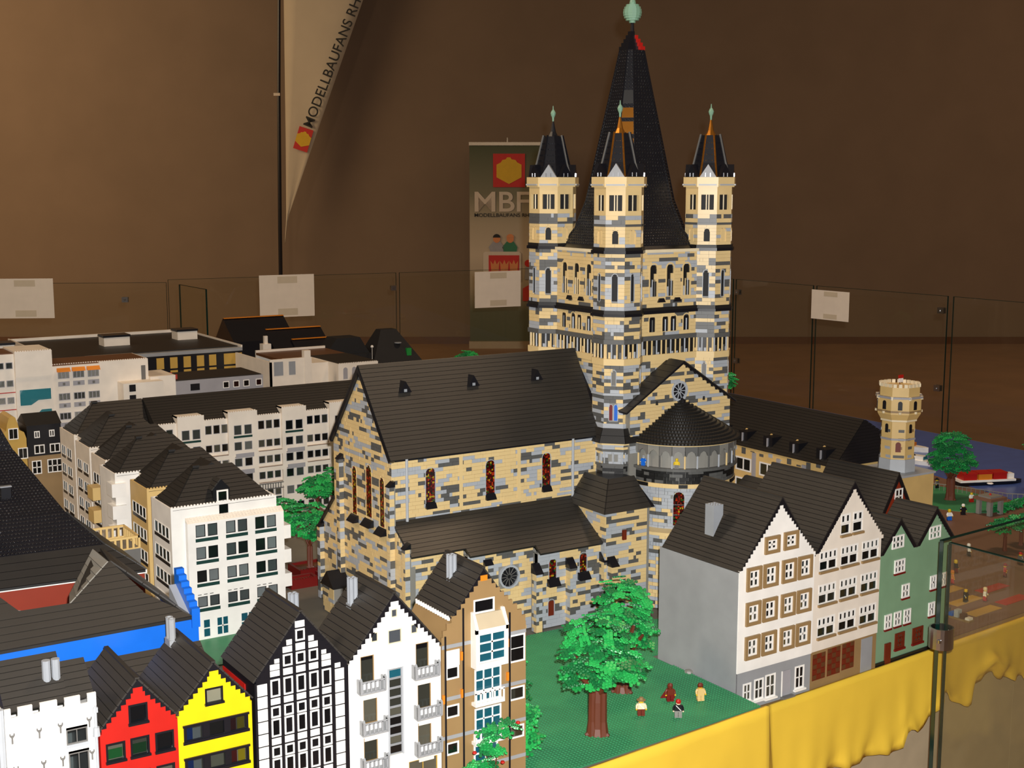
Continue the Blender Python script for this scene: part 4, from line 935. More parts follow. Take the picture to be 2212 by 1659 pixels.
MB('shade').prism([(-2.0,31.0),(.0,31.0),(.0,33.4),(-.5,33.4)],'x',6.6,12.2).build('bay_roof',h); MB('white').prism([(-2.1,31.0),(.0,31.0),(.0,33.9),(-.6,33.9)],'x',6.0,6.5).prism([(-2.1,31.0),(.0,31.0),(.0,33.9),(-.6,33.9)],'x',12.3,12.8).build('bay_cheeks',h)
for zt in (23.4,16.0):
    win(h,6.4,zt-6.4,5.6,6.2,3,3,'white','pane_teal',fr=.28,y=-.75,bar=.24); MB('white').box(6.1,12.3,-1.5,0,zt-7.0,zt-6.4).build('bay_floor',h)
    q=MB('white'); q.box(6.1,12.3,-1.5,-1.3,zt-4.6,zt-4.2)
    for i in range(7): q.box(6.1+i*.98,6.4+i*.98,-1.5,-1.3,zt-6.4,zt-4.4)
    q.build('railing',h)
win(h,6.5,5.0,5.1,5.8,2,3,'white','pane_teal',fr=.3,y=-.2,bar=.3)
for x,zt in ((.6,30.4),(4.3,35.0),(14.1,32.5)): MB('black').cyl(x,-.3,0,zt,.2,.2,6).build('downpipe',h)
for x,z in ((4.3,26.4),(14.0,27),(14.0,20.6),(.5,19),(4.3,19.4)): MB('orange').box(x-.5,x-.1,-.4,0,z-1,z+.6).build('orange_clip',h)
chimney(h,6.6,7.8,36.5,42.6)
# ---------------------------------------------------------------- right-hand houses
def right_house(name,label,o,th,w,dep,eave,apex,wallm,hl,n,ns,zb=-4.9,cx=None):
    h=thing(name,label,'house',o[0],o[1],zb,th)
    return h
h=thing('town_house','white gabled house with brown framed windows and blank grey side wall','house',191.4,209.6,-4.9,2)
O=T(0,0,4.9)   # keep heights measured from the lawn level
Wd=23.2; zb=0
def up(l): return [(a,c,z0+4.9,z1+4.9) for a,c,z0,z1 in l]
WA=[(7.2,11.7,29.7,33.6),(13.0,17.5,29.7,33.8)]+[(x,x+4.45,z,z+5.3) for z in (22.2,14.4,6.7) for x in (2.0,7.05,12.7,17.75)]
hl=up([(a+.7,c-.7,z0+.7,z1-.7) for a,c,z0,z1 in WA]); gl=up([(2.1,4.6,-2.9,1.2),(5.5,8.4,-3.3,1.5),(8.9,12.1,-3.6,1.8),(18.2,21.2,-3.6,1.8)])
b=MB('white'); wall(b,0,Wd,8.9,32.0,hl,-.25,.5,'white',steps(12.2,11.6,32.0,44.9,16,.5)); b.build('front_wall',h)
b=MB('wgrey'); wall(b,0,Wd,0,8.9,gl+up([(14.0,17.2,-4.3,1.6)]),0,.4,'wgrey'); b.build('ground_floor_wall',h)
MB('wgrey').box(-.1,.3,.0,25.8,0,31.6).build('side_wall',h); MB('wgrey').box(Wd-.4,Wd,.4,25.8,0,31.6).build('side_wall',h); MB('wgrey').box(.3,Wd-.4,25.4,25.8,0,31.6).build('back_wall',h); MB('shade').box(.3,Wd-.4,3.6,3.8,0,31.6).build('room_partition',h)
for a,c,z0,z1 in WA:
    w_,hh=c-a,z1-z0
    def mk():
        q=MB('dktan'); q.box(0,.75,-.5,.1,0,hh).box(w_-.75,w_,-.5,.1,0,hh).box(.75,w_-.75,-.5,.1,0,.75).box(.75,w_-.75,-.5,.1,hh-.75,hh); return q.mesh('window_surround')
    s_=shared(('sur',round(w_,2),round(hh,2)),mk,'window_surround',h,T(a,-.25,z0+4.9))
    win(s_,.75,.75,w_-1.5,hh-1.5,2,2,'white',fr=.45,y=-.15,bar=.5)
    curtains(h,a+1.1,z0+5.9,1.2,1.6,RB.choice(('ocre','dgrey','ocre','dktan')),.15)
for a,c,z0,z1 in gl: win(h,a,z0,c-a,z1-z0,2,2,'white',fr=.4,y=-.1,bar=.25); sill(h,a-.3,c+.3,z0,'white',.6,.4)
MB('shutter').box(14.2,17.0,.1,.3,.6,6.4).box(14.0,14.3,-.1,.3,.6,6.5,'white').build('door',h); MB('dgrey').box(13.8,17.4,-1.2,0,0,.6).build('door_step',h)
gable_roof(h,Wd,25.0,31.7,46.5,18,cx=12.5,x0=.2,x1=23.2,y0=-.2)
b=MB('chimney').prism([(2.2,37.0),(5.0,41.6),(5.0,44.0),(2.2,44.0)],'y',10.5,13.3); [b.stud(2.6+.8*i,10.9+.8*j,44,.2) for i in range(3) for j in range(3)]; b.build('chimney',h)
h=thing('town_house','tall white gabled house with brown sills and dark red ground-floor doors','house',214.6,210.5,-4.9,4)
Wd=23.3; WB=[(8.6,11.9,30.2,35.0),(12.8,16.3,30.2,35.0)]+[(x,x+6.0,z,z+4.6) for z in (22.8,15.0,7.2) for x in (1.7,9.0,16.4)]
gl=up([(.8,5.4,-3.0,3.3),(5.9,10.6,-3.0,3.6),(11.0,15.5,-2.7,3.7)])
b=MB('offwhite'); wall(b,0,Wd,9.0,32.0,up(WB),-.25,.5,'offwhite',steps(13.1,11.4,32.0,45.2,16,.5)); b.build('front_wall',h)
b=MB('dktan'); wall(b,0,Wd,0,9.0,gl,0,.4,'dktan'); b.build('ground_floor_wall',h)
MB('offwhite').box(0,.4,.4,25.5,0,31.6).build('side_wall',h); MB('offwhite').box(Wd-.4,Wd,.2,25.5,0,31.6).build('side_wall',h); MB('offwhite').box(.4,Wd-.4,25.1,25.5,0,31.6).build('back_wall',h); MB('shade').box(.4,Wd-.4,3.6,3.8,0,31.6).build('room_partition',h)
for a,c,z0,z1 in up(WB):
    n=2 if c-a>4 else 1; hh=z1-z0
    win(h,a,z0,c-a,hh*.52,2 if n==2 else 1,1,'white',fr=.28,y=-.2,bar=.55); win(h,a,z0+hh*.54,c-a,hh*.46,4 if n==2 else 2,1,'white',fr=.4,y=-.3,bar=.75,name='transom_window')
    sill(h,a-.15,c+.15,z0,'dktan',.55,.55,-.25)
    for k in range(n): curtains(h,a+.5+k*2.9,z0+.4,1.7,1.6,RB.choice(('ocre','ocre','ocre','dktan')),.15)
for a,c,z0,z1 in gl:
    d=MB('redbrown').box(a,c,.1,.3,z0,z1)
    for i in range(3):
        for j in range(5): d.box(a+.3+i*(c-a-.3)/3,a+(i+1)*(c-a-.3)/3,-.05,.12,z0+.3+j*(z1-z0)/5,z0+(j+1)*(z1-z0)/5,'redbrown' if (i+j)%2 else 'brown')
    d.build('door',h)
MB('wgrey').box(17.8,21.8,-.08,.1,0,8.4).build('grey_panel',h)
gable_roof(h,Wd,25.2,31.6,46.9,18,cx=13.2,x0=0,x1=24.2,y0=-.2)
# green double gable
h=thing('town_house','green double-gabled house with white windows behind the front glass','house',237.4,212.5,-4.9,5)
Wd=29.5; WG=[(5.4,9.9,23.4,26.6),(20.0,24.6,23.4,26.6),(6.7,10.7,17.2,20.5),(10.0,12.9,10.5,13.9),(3.8,6.4,3.9,7.5),(7.4,10.1,3.9,7.5),(11.2,13.9,3.8,7.4),(21.3,23.8,10.5,14),(21.1,23.6,3.7,7.2),(25.6,28,10.5,14)]
b=MB('sand_green'); wall(b,0,Wd,1.0,27.4,up(WG[2:]),0,.4,'sand_green'); 
for cx in (8.4,22.6):
    g=steps(cx,6.6,27.4,34.6,9,.5); ap=[]
    for (z,hf),zp in zip(g[1],[27.4]+[q[0] for q in g[1]]):
        b.box(cx-hf,cx+hf,0,.4,zp,z)
b.build('front_wall',h); MB('black').box(-.1,Wd+.1,-.3,.5,0,1.0).build('plinth',h)
MB('sand_green').box(0,.4,.4,24,1,27.4).build('side_wall',h); MB('sand_green').box(Wd-.4,Wd,.4,24,1,27.4).build('side_wall',h); MB('sand_green').box(.4,Wd-.4,23.6,24,1,27.4).build('back_wall',h); MB('shade').box(.4,Wd-.4,3,3.2,1,27).build('room_partition',h)
for i,(a,c,z0,z1) in enumerate(up(WG)):
    win(h,a,z0,c-a,z1-z0,3 if c-a>3.5 else 2,2,'white',fr=.4,y=-.25,bar=.45,fd=.3)
    if i>1: sill(h,a-.1,c+.1,z0,'dkred',.4,.45)
for a,c,z0,z1 in up([(8.1,11.8,-1.9,2.0),(15.0,19.2,-2.0,1.9)]): win(h,a,z0,c-a,z1-z0,4,3,'redbrown','pane',fr=.5,y=-.25,bar=.45); sill(h,a-.2,c+.2,z0,'dkred',.5,.5)
MB('redbrown').box(4.2,6.4,-.35,0,.2,5.2).build('door',h)
for cx,x0,x1,ap in ((8.5,.9,15.2,35.2),(22.7,15.0,30.2,35.8)): gable_roof(h,Wd,17 if cx<10 else 12,27.4,ap,10,cx=cx,x0=x0,x1=x1,y0=-.2)
# red gabled house behind the green one
h=thing('town_house','dark-roofed house with orange-red gable behind the green double gable','house',276,246,-4.9,5)
b=MB('pinkred'); wall(b,0,13,0,25,(),0,.4,'rust',None); 
for z,hf in steps(6.7,6.4,25,35,11,.4)[1]: b.box(6.7-hf,6.7+hf,0,.4,z-.95,z,'rust')
b.build('front_wall',h); MB('rust').box(0,.4,.4,24,0,25).box(12.6,13,.4,24,0,25).box(.4,12.6,23.6,24,0,25).build('side_walls',h)
win(h,5.2,27.5,3.4,4.2,2,2,'white',fr=.4,y=-.3,bar=.4)
gable_roof(h,13,24,25,35.8,13,cx=6.7,y0=-.2,x0=-.3,x1=13.3)
# small dark roof behind the white pair
h=thing('rear_wing','small dark roof rising behind the two white gabled houses','house',222,245.5,-.3,3)
MB('offwhite').box(2,26,0,10,0,24).build('wall',h); r=MB('roof_dk').prism([(1.5,24),(26.5,24),(14,34.5)],'y',0,10).build('roof',h)
courses(r,(1.2,10,23.9),(1.2,0,23.9),(14,0,34.6),(14,10,34.6),10); courses(r,(26.8,0,23.9),(26.8,10,23.9),(14,10,34.6),(14,0,34.6),10)
# ---------------------------------------------------------------- apartment wing on the left: six stepped units
def parapet_studs(parent,x0,x1,y,z,m,step=.8,along='x'):
    b=MB(m); n=int((x1-x0)/step)
    for i in range(n):
        t=x0+.4+i*step
        if along=='x': b.stud(t,y,z,.28,.26)
        else: b.stud(y,t,z,.28,.26)
    o=b.build('stud_row',parent); o['kind']='stuff'; return o
def hip(h,w,dep,ze,zr,inset,n,m='roof_dk',x0=0,ri=None):
    ri=inset if ri is None else ri
    b=MB('roof_dk'); b.loft([[(x0,.3,ze),(w,.3,ze),(w,dep,ze),(x0,dep,ze)],[(x0+inset,dep/2-.05,zr),(w-ri,dep/2-.05,zr),(w-ri,dep/2+.05,zr),(x0+inset,dep/2+.05,zr)]]); r=b.build('roof',h)
    courses(r,(x0,.2,ze),(w,.2,ze),(w-ri,dep/2,zr),(x0+inset,dep/2,zr),n,m)
    courses(r,(x0,dep,ze),(x0,.2,ze),(x0+inset,dep/2,zr),(x0+inset,dep/2+.05,zr),n,m)
    MB(m).box(x0+inset-.7,x0+inset+1.0,dep/2-.8,dep/2+.6,zr-.1,zr+.45).build('ridge_tile',r)
    return r
def unit(label,x,y,w,dep,m,fh,lh,nwin=4,zr=41.0,sm=None,ri=None):
    h=thing('row_house',label,'apartment house',x,y)
    b=MB(m); wall(b,0,w,-.3,33.1,fh,0,.4,m); b.build('front_wall',h)
    b=MB(sm or m).at(0,dep,-90); wall(b,0,dep-.4,-.3,33.1,lh,0,.4,sm or m); b.build('side_wall',h)
    MB(m).box(w-.4,w,.4,dep,-.3,33.1).build('side_wall',h); MB(m).box(.4,w-.4,dep-.4,dep,-.3,33.1).build('back_wall',h); MB('shade').box(1.6,1.8,1.6,dep-.4,0,32).box(1.8,w-.4,1.6,1.8,0,32).build('room_partition',h)
    hip(h,w-.5 if ri is None else w,dep-.3,32.3,zr,8.2,10,x0=.5,ri=ri)
    parapet_studs(h,0,w,.25,33.1,m); 
    Mf=T(0,dep,0,-90)
    for a,c,z0,z1 in lh: win(h,a,z0,c-a,z1-z0,nwin,1,'white',fr=.2,y=-.1,Mf=Mf,bar=.5); MB('black').at(0,dep,-90).box(a,c,-.08,.1,z0-.9,z0-.1).build('window_apron',h)
    return h
lh3=lambda a,c:[(a,c,z,z+3.0) for z in (25.0,19.2,13.4,7.6)]
# front white block with its projecting bay
prs=[(x,z,hh) for z,hh in ((25.6,3.0),(20.1,3.0),(14.4,2.9),(8.2,2.6)) for x in (5.4,13.0,20.5)]
fh=[(12.0,14.3,30.2,32.5)]
h=unit('white front apartment block with paired windows and dark green sills',98.7,306,26.8,14.8,'white',fh,lh3(2,13),4)
win(h,12.0,30.2,2.3,2.3,1,1,'black',fr=.15,y=.0)
bh=[(x+d,x+d+2.4,z,z+hh) for x,z,hh in prs for d in (0,3.0)]+[(6.4,8.4,.4,5.1),(9.8,13.0,.4,5.1),(16,20,.4,5.1),(21,25.5,.4,5.1)]
b=MB('white').at(0,0); wall(b,3.4,28,-.3,29.2,bh,-1.6,.4,'white'); b.build('bay_wall',h); MB('white').box(3.4,3.8,-1.2,0,-.3,29.2).box(27.6,28,-1.2,4,-.3,29.2).build('bay_cheek',h)
sl=MB('offwhite').prism([(-1.7,29.2),(.0,29.2),(.0,30.3)],'x',3.4,28); [sl.stud(3.8+.8*i,-1.2+.5*j,29.45+.32*j,.25,.22) for i in range(30) for j in range(3)]; sl.build('bay_ledge',h)
for x,z,hh in prs:
    for d in (0,3.0): win(h,x+d,z,2.4,hh,1,1,'black',fr=.13,y=-1.6)
    MB('dkgreen').box(x-.1,x+5.5,-1.75,-1.5,z-1.15,z-.35).build('sill',h)
    if z<9: MB('dgrey').box(x,x+.9,-1.62,-1.5,z+3.0,z+3.2).box(x+1.5,x+2.4,-1.62,-1.5,z+3.0,z+3.2).box(x+3,x+3.9,-1.62,-1.5,z+3.0,z+3.2).build('vent_slots',h)
for a,c in ((6.4,8.4),(9.8,13.0),(16,20),(21,25.5)): win(h,a,.4,c-a,4.7,2 if c-a>3 else 1,2,'white','pane_teal',fr=.25,y=-1.6,bar=.3); MB('dkgreen').box(a,c,-.9,-.8,.4,5.1).build('shop_blind',h)
for z in (21.8,15.6,9.4): MB('white').box(27.6,30.2,-.6,3.6,z,z+3.4).build('corner_balcony',h)
d=MB('black').prism([(10.9,32.8),(15.1,32.8),(15.1,36.3),(13.0,38.6),(10.9,36.3)],'y',.8,6).build('dormer',h); win(h,11.7,33.0,2.9,3.0,1,1,'white',fr=.4,y=.45)
courses(d,(10.6,6,36.0),(10.6,.6,36.0),(13,.6,38.7),(13,6,38.7),3)
# the units behind it
h=unit('tan apartment unit directly behind the white front block',100.2,329,25.6,14,'tan',[],lh3(1.5,12.5)); 
h=unit('white balcony unit, third of the stepped apartment row',98.6,351.3,27,14.5,'white',[(6,8,z,z+2) for z in (24,17,10)],[])
for z in (27,21,15,9): MB('white').box(-1.2,2.6,-1.0,4,z,z+3.6).build('corner_balcony',h)
for z in (24,17,10): win(h,6,z,2,2,1,1,'dgrey',fr=.2,y=0)
h=unit('off-white unit with tan balconies, fourth of the stepped apartment row',101.3,369.8,25.5,14,'offwhite',[],lh3(1.5,12.5))
for z in (21.5,15): MB('tan').box(-3,0,3,8.5,z,z+3.6).build('side_balcony',h)
h=unit('off-white unit with slim windows, fifth of the stepped apartment row',102.5,390.4,25,15,'offwhite',[],lh3(1.5,6)+lh3(8,13),2)
h=unit('off-white unit at the far end of the stepped apartment row',104,413,23.8,17,'offwhite',[],lh3(1.5,6)+lh3(8,13),2,zr=41.4,ri=0)
# lower link blocks in the recesses
for i,(y0,y1) in enumerate(((321,329),(343.2,351.2),(366,369.7),(384,390.3),(405.6,412.8))):
    o=MB('offwhite').box(105,124,y0+.05,y1-.05,-.3,33); 
    for q in range(2): o.box(104.6,105.2,y0+1+q*3,y0+2.5+q*3,12,28,'dgrey')
    o.prism([(105,33),(124,33),(114.5,40)],'y',y0,y1,'roof_dk'); o=o.build('stair_link')
    tag(o,'recessed stair link of the apartment row, %s from the front block'%('first','second','third','fourth','fifth')[i],'building')
# tan balustraded roof terrace between the black roof and the apartments
t=thing('roof_terrace','tan balustraded roof terrace beside the black studded roof','terrace',80,303)
MB('dgrey').box(-3,9,-4,8,-.3,26.6).build('deck',t)
b=MB('tan')
for yy in (-4,7.6):
    b.box(-2.6,9,yy,yy+.4,29.1,29.6).box(-2.6,9,yy,yy+.4,26.6,26.9)
    for i in range(9): b.box(-2.4+i*1.38,-1.9+i*1.38,yy+.05,yy+.35,26.9,29.1)
b.box(8.6,9,-4,8,29.1,29.6)
for i in range(8): b.box(8.65,8.95,-3.6+i*1.4,-3.1+i*1.4,26.9,29.1)
b.build('balustrade',t)
# ---------------------------------------------------------------- rear long apartment block
h=thing('apartment_block','long white rear apartment block with many small windows under dark roof','apartment house',128,408.5)
X1=80; tows=((6.7,15.4),(23.4,33.3),(41.9,50.5),(59,69)); rec=((0,6.7),(15.4,23.4),(33.3,41.9),(50.5,59),(69,80))
rows=[(29.0,3.2),(23.9,2.8),(18.5,2.8),(13.2,2.8),(7.4,2.8),(1.8,2.8)]
hl=[];wl=[]
for a,c in tows:
    m_=(a+c)/2
    for z,hh in rows: 
        for x in (m_-3.1,m_+.4): wl.append((x,z,2.6,hh,-1.0))
for a,c in rec:
    for z,hh in rows:
        n=3 if c-a>7.5 else 2
        for k in range(n): x=a+.6+k*2.7; wl.append((x,z+(.9 if z>28 else 0),2.2,hh-.3,0))
th_=[(x,x+w_,z,z+hh) for x,z,w_,hh,y in wl if y<0]; rh_=[(x,x+w_,z,z+hh) for x,z,w_,hh,y in wl if y==0]
b=MB('offwhite'); wall(b,0,X1,-.3,34.6,rh_,0,.4,'offwhite'); b.build('front_wall',h)
for i,(a,c) in enumerate(tows):
    b=MB('offwhite'); wall(b,a,c,-.3,36.6,[q for q in th_ if a<q[0]<c],-1.0,.4,'offwhite'); b.box(a,a+.4,-.6,5,-.3,36.6).box(c-.4,c,-.6,5,-.3,36.6).box(a,c,-.6,5,36.2,36.6); o=b.build('facade_bay',h)
    parapet_studs(h,a,c,-.8,36.6,'offwhite')
for a,c in rec: parapet_studs(h,a,c,.2,34.6,'offwhite')
for x,z,w_,hh,y in wl: win(h,x,z,w_,hh,1,1,'shutter',fr=.16,y=y)
for a,c in rec[1:]:
    for z,hh in rows[1:4]: MB('offwhite').box(a,c,-1.1,0,z-2.6,z-.9).box(a+.2,c-.2,-1.15,-1.05,z-1.15,z-.95,'brown').build('balcony',h)
    q=MB('dgrey').box(a,c,-1.3,-1.1,11.6,11.9).box(a,c,-1.3,-1.1,9.8,10.1)
    for i in range(9): q.box(a+.2+i*.9,a+.5+i*.9,-1.3,-1.1,10,11.7)
    q.build('railing',h)
for a,c in tows:
    m_=(a+c)/2; MB('dkgreen').box(m_-3.2,m_+3.1,-1.12,-.95,28.0,28.7).build('sill',h)
    for z in (21.6,16.2): MB('shutter').box(m_-3,m_+3.2,-1.9,-1.0,z,z+.3).box(m_-3,m_+3.2,-1.95,-1.85,z,z+1.4).build('small_balcony',h)
for a,c in rec[1:]: MB('dkgreen').box(a+.4,c-.4,-.12,.05,6.3,6.9).build('sill',h)
MB('offwhite').box(0,.4,.4,22,-.3,34).box(X1-.4,X1,.4,22,-.3,34).box(.4,X1-.4,21.6,22,-.3,34).build('rear_walls',h); MB('shade').box(.4,X1-.4,1.2,1.4,0,33).build('room_partition',h)
r=MB('roof_dk').prism([(.6,34),(12.5,41.4),(22,34)],'x',0,X1).build('roof',h)
courses(r,(0,.5,34.0),(X1,.5,34.0),(X1,12.5,41.5),(0,12.5,41.5),11,'roof_dk')
# ---------------------------------------------------------------- blue house with court roofs
h=thing('blue_house','bright blue walled house under dark court roofs','house',57,226)
b=MB('blue'); b.box(34,77.2,226,226.6,-.3,33.1).box(76.6,77.2,226.6,246,-.3,31).box(34,34.6,226.6,246,-.3,33).build('walls',h,None,True)
b=MB('blue')
for i in range(7): b.box(75.9+.1*i*0,77.4,225.6+i*1.3,226.9+i*1.3,31,34.5+i*.9)
b.build('stepped_gable',h,None,True)
MB('chimney').prism([(226.6,33.2),(234,33.2),(234,37)],'x',74.6,75.9).build('gable_slope',h,None,True)
def roofpoly(name,pts,parent,n,m='roof',th=.5):
    b=MB('roof_dk'); P=[Vector(p) for p in pts]; b.poly([tuple(p) for p in P]); b.poly([(p.x,p.y,p.z-th) for p in P[::-1]])
    for i in range(len(P)): j=(i+1)%len(P); b.poly([(P[i].x,P[i].y,P[i].z-th),(P[j].x,P[j].y,P[j].z-th),tuple(P[j]),tuple(P[i])])
    o=b.build(name,parent,None,True)
    if len(P)==4: courses_w(o,*pts,n,m=m)
    elif len(P)==3: courses_w(o,pts[0],pts[1],pts[2],pts[2],n,m=m)
    return o
roofpoly('front_roof',[(34,225.4,33.0),(75.8,225.4,33.2),(68.7,230.8,37.4),(34,231.6,37.6)],h,5)
A=(64.9,237.2,42.2)
roofpoly('wing_gable_roof',[(56.2,230.9,37.4),(68.9,230.8,37.4),A],h,5)
roofpoly('wing_side_roof',[(60.0,246,34.5),(56.2,230.9,37.4),A,(64.9,247,42.2)],h,6,m='stone')
roofpoly('wing_outer_roof',[(75.8,225.6,33.0),(75.8,246,33.0),(66,247,42.2),A],h,5)
roofpoly('left_wing_roof',[(34,231.4,37.6),(47.6,231.2,37.4),(40.5,240,43.6),(30,240,43.6)],h,5)
MB('wgrey').prism([(47.6,231.2),(48.4,231.2),(41.4,240.2),(40.5,240)],'z',36.9,37.5).build('court_verge',h,None,True)
ct=MB('lgrey').box(47,60,232,246,30,32.6); [ct.stud(53.6+.8*i,236+.8*j,32.6,.2,.26) for i in range(9) for j in range(11)]; ct.build('court_floor',h,None,True)
# ---------------------------------------------------------------- big black studded roof at the left edge
h=thing('black_roofed_hall','large hall with black studded roof and dark red wall at the left edge','hall',58,296)
MB('rust').prism([(20,284.8),(84,279.8),(84,297),(76,298.5),(70,318),(20,318)],'z',-.3,26.4).build('wall',h,None,True)
MB('white').prism([(20,284.2),(84.4,279.2),(84.4,280.2),(20,285.2)],'z',26.4,27.2).build('gutter',h,None,True)
def studroof(name,pts,parent,nu,nv,n=0,m='black'):
    P=[Vector(p) for p in pts]; b=MB(m); nrm=(P[1]-P[0]).cross(P[3]-P[0]).normalized()
    if nrm.z<0: nrm=-nrm
    b.poly([tuple(p) for p in P]); b.poly([tuple(p-nrm*.5) for p in P[::-1]])
    for i in range(4): j=(i+1)%4; b.poly([tuple(P[i]-nrm*.5),tuple(P[j]-nrm*.5),tuple(P[j]),tuple(P[i])])
    o=b.build(name,parent,None,True); s=MB('stud_black'); u=(P[1]-P[0]).normalized(); v=nrm.cross(u)
    for j in range(nv):
        A,B_=P[0].lerp(P[3],(j+.5)/nv),P[1].lerp(P[2],(j+.5)/nv)
        for i in range(nu):
            c=A.lerp(B_,(i+.5)/nu); r=.25
            s.nstud(c,u,v,nrm)
    q=s.build('roof_studs',o,None,True,smooth=True); q['kind']='stuff'; return o
roofpoly('lower_roof',[(20,284,27.2),(84,279,27.2),(77,284.7,32.5),(20,289,32.5)],h,4,m='roof_dk')
studroof('studded_roof',[(20,289,32.5),(77,284.7,32.5),(71,292,39),(20,296,39)],h,72,10)
studroof('studded_roof',[(20,296,39),(71,292.2,39),(64.5,309,50.5),(20,312,50.5)],h,62,24)
studroof('studded_roof',[(20,312,50.5),(64.4,309.2,50.5),(61,314.5,59),(20,318,60)],h,54,11)
MB('black').prism([(20,312.4),(64.3,309.4),(61,315),(60,330),(20,330)],'z',38.9,50.4).build('roof_side',h,None,True)
roofpoly('side_roof',[(84.2,279.2,27.1),(84.2,297,27.1),(77,284.8,32.5)],h,4,m='roof_dk'); roofpoly('side_roof',[(84.2,297,27.1),(74,300,36),(71,292.2,39),(77,284.8,32.5)],h,4,m='roof_dk')
MB('black').prism([(20,296),(71,292.3),(64.5,309),(64,318),(20,318)],'z',32.4,38.8).build('roof_side',h,None,True)
for x,y,z in ((55,287.3,36.2),(44,288.2,36.2),(60,298,43.4),(50,299,43.6),(57,305,48)):
    MB('black').box(x-1,x+1,y-.6,y+1.8,z-1.6,z+1.4).box(x-1.2,x+1.2,y-.8,y+.4,z+1.4,z+1.6,'chimney').build('roof_vent',h,None,True)
# street-end houses
h=thing('curved_gable_house','tan house with curved gable at the end of the left street','house',87,436)
b=MB('ocre'); pr=[(0,-.3),(8,-.3),(8,29.5),(7.4,31.5),(6,32.3),(5.6,34.4),(5,36.4),(4,37),(3,36.4),(2.4,34.4),(2,32.3),(.6,31.5),(0,29.5)]
b.prism(pr,'y',0,12).build('gable_block',h)
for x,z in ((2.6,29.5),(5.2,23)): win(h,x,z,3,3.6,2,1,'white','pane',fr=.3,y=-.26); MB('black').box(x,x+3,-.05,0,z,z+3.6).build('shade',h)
h=thing('black_fronted_house','house with black upper storey over tan, white windows, at street end','house',95.2,436)
MB('dktan').box(0,10.6,0,12,-.3,23.4).build('ground_block',h); MB('black').box(0,10.6,-.1,12,23.4,33.4).build('upper_storey',h)
MB('roof_dk').prism([(-.4,33.4),(6,36.5),(12,33.4)],'x',-.2,10.8).build('roof',h)
for x,z,w_,hh,nx,nz in ((2.2,29.3,1.7,2.2,2,1),(6.8,29.3,1.7,2.2,2,1),(2,24.1,3.2,2.9,2,1),(6.8,24.1,3.2,2.9,2,1),(5.8,17.6,4.6,4.4,3,2),(1,17.6,3,4.4,2,2)):
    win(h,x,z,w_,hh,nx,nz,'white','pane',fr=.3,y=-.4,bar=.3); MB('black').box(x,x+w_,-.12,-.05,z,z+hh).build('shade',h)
# ---------------------------------------------------------------- far white blocks behind the roofs
def far_win(h,x,z,w_,hh,fm='shutter',pm='pane',nx=2,nz=1): win(h,x,z,w_,hh,nx,nz,fm,pm,fr=.2,y=-.2,bar=.25); 
h=thing('flat_roofed_block','white flat-roofed block with teal glazed corner openings at far left','building',84,462)
MB('offwhite').box(-6,14,0,16,-.3,53.4).box(14,26,-1,16,-.3,45.6).box(14,26,-1.6,16,45.6,54.2).build('walls',h)
MB('brown').box(-6,26,.6,15.6,53.4,53.7).build('roof_deck',h); parapet_studs(h,14,26,-1.3,54.2,'offwhite')
q=MB('teal').prism([(15.2,32.0),(18.5,32.0),(21,34.2),(25,34.4),(25,38),(21.5,36.6),(19.5,37.2)][::1],'y',-1.3,-.8)
MB('pane_teal').prism([(15.2,36.0),(18.6,36.0),(21,37.5),(25.2,37.6),(25.2,41.2),(15.2,41.2)],'y',-1.25,-.95).build('teal_window',h); MB('pane_teal').prism([(15.2,30),(25.2,30),(25.2,34.2),(22,34.2),(19.5,31.8),(15.2,31.6)],'y',-1.25,-.95).build('teal_window',h)
for z in (48.5,42.5,36.8): 
    for x in (8.5,11.3): far_win(h,x,z,2.2,2.2,nx=1)
for z in (40.4,34.6): MB('red').box(-6,14,-.1,0,z,z+.3).build('red_stripe',h)
h=thing('flat_roofed_block','white flat-roofed block with orange awnings over its windows','building',110,462)
MB('offwhite').box(0,16,0,18,-.3,48.3).box(16,33,0,18,-.3,48.8).box(22,36,-7,0,-.3,41.5).box(33,42,-2,14,-.3,42.5).build('walls',h); MB('brown').box(.6,32.4,1,17,48.3,48.9).build('roof_deck',h)
parapet_studs(h,0,33,.2,48.8,'offwhite'); MB('dgrey').box(30.5,32,-.1,.1,40.5,46.5).build('niche',h)
for z in (43.9,36.5,29.8):
    for x in (2,7,12): far_win(h,x,z,3.8,2.4,'shutter','pane',3); MB('shutter').box(x,x+3.8,-.15,0,z-2.6,z-1.0).box(x+1.5,x+2.3,-.25,-.1,z-2.3,z-1.4,'dgrey').build('panel_below',h)
for x in (2,7,12): MB('orange').prism([(-1.2,46.3),(0,46.3),(0,47.6)],'x',x-.3,x+4.1).build('awning',h)
for z in (35,38.6): MB('black').box(24,26.2,-7.15,-7,z,z+2.4).build('dark_opening',h)
h=thing('exhibition_hall','wide flat-roofed hall with black and ochre panel front','hall',128,540)
MB('wgrey').box(0,80,0,70,-.3,40.4).build('roof_block',h); MB('roof_dk').box(1,79,3,69,40.4,40.8).build('roof_deck',h); MB('black').box(36,80,-.3,0,-.3,39.0).build('front_wall',h)
MB('offwhite').box(0,80,68.5,70,40.4,42).box(-.6,0,0,70,40.4,42.2).box(79.4,80,0,70,40.4,41.4).build('parapet',h)
for x,w_ in ((37,2),(42.6,3.1),(48.3,3.1),(54,3.1),(59.7,3.1),(65,3.1),(71.5,8)): MB('ocre').box(x,x+w_,-.5,-.3,33.6,38.2).box(x,x+w_,-.5,-.3,30,32.8).build('ochre_panel',h)
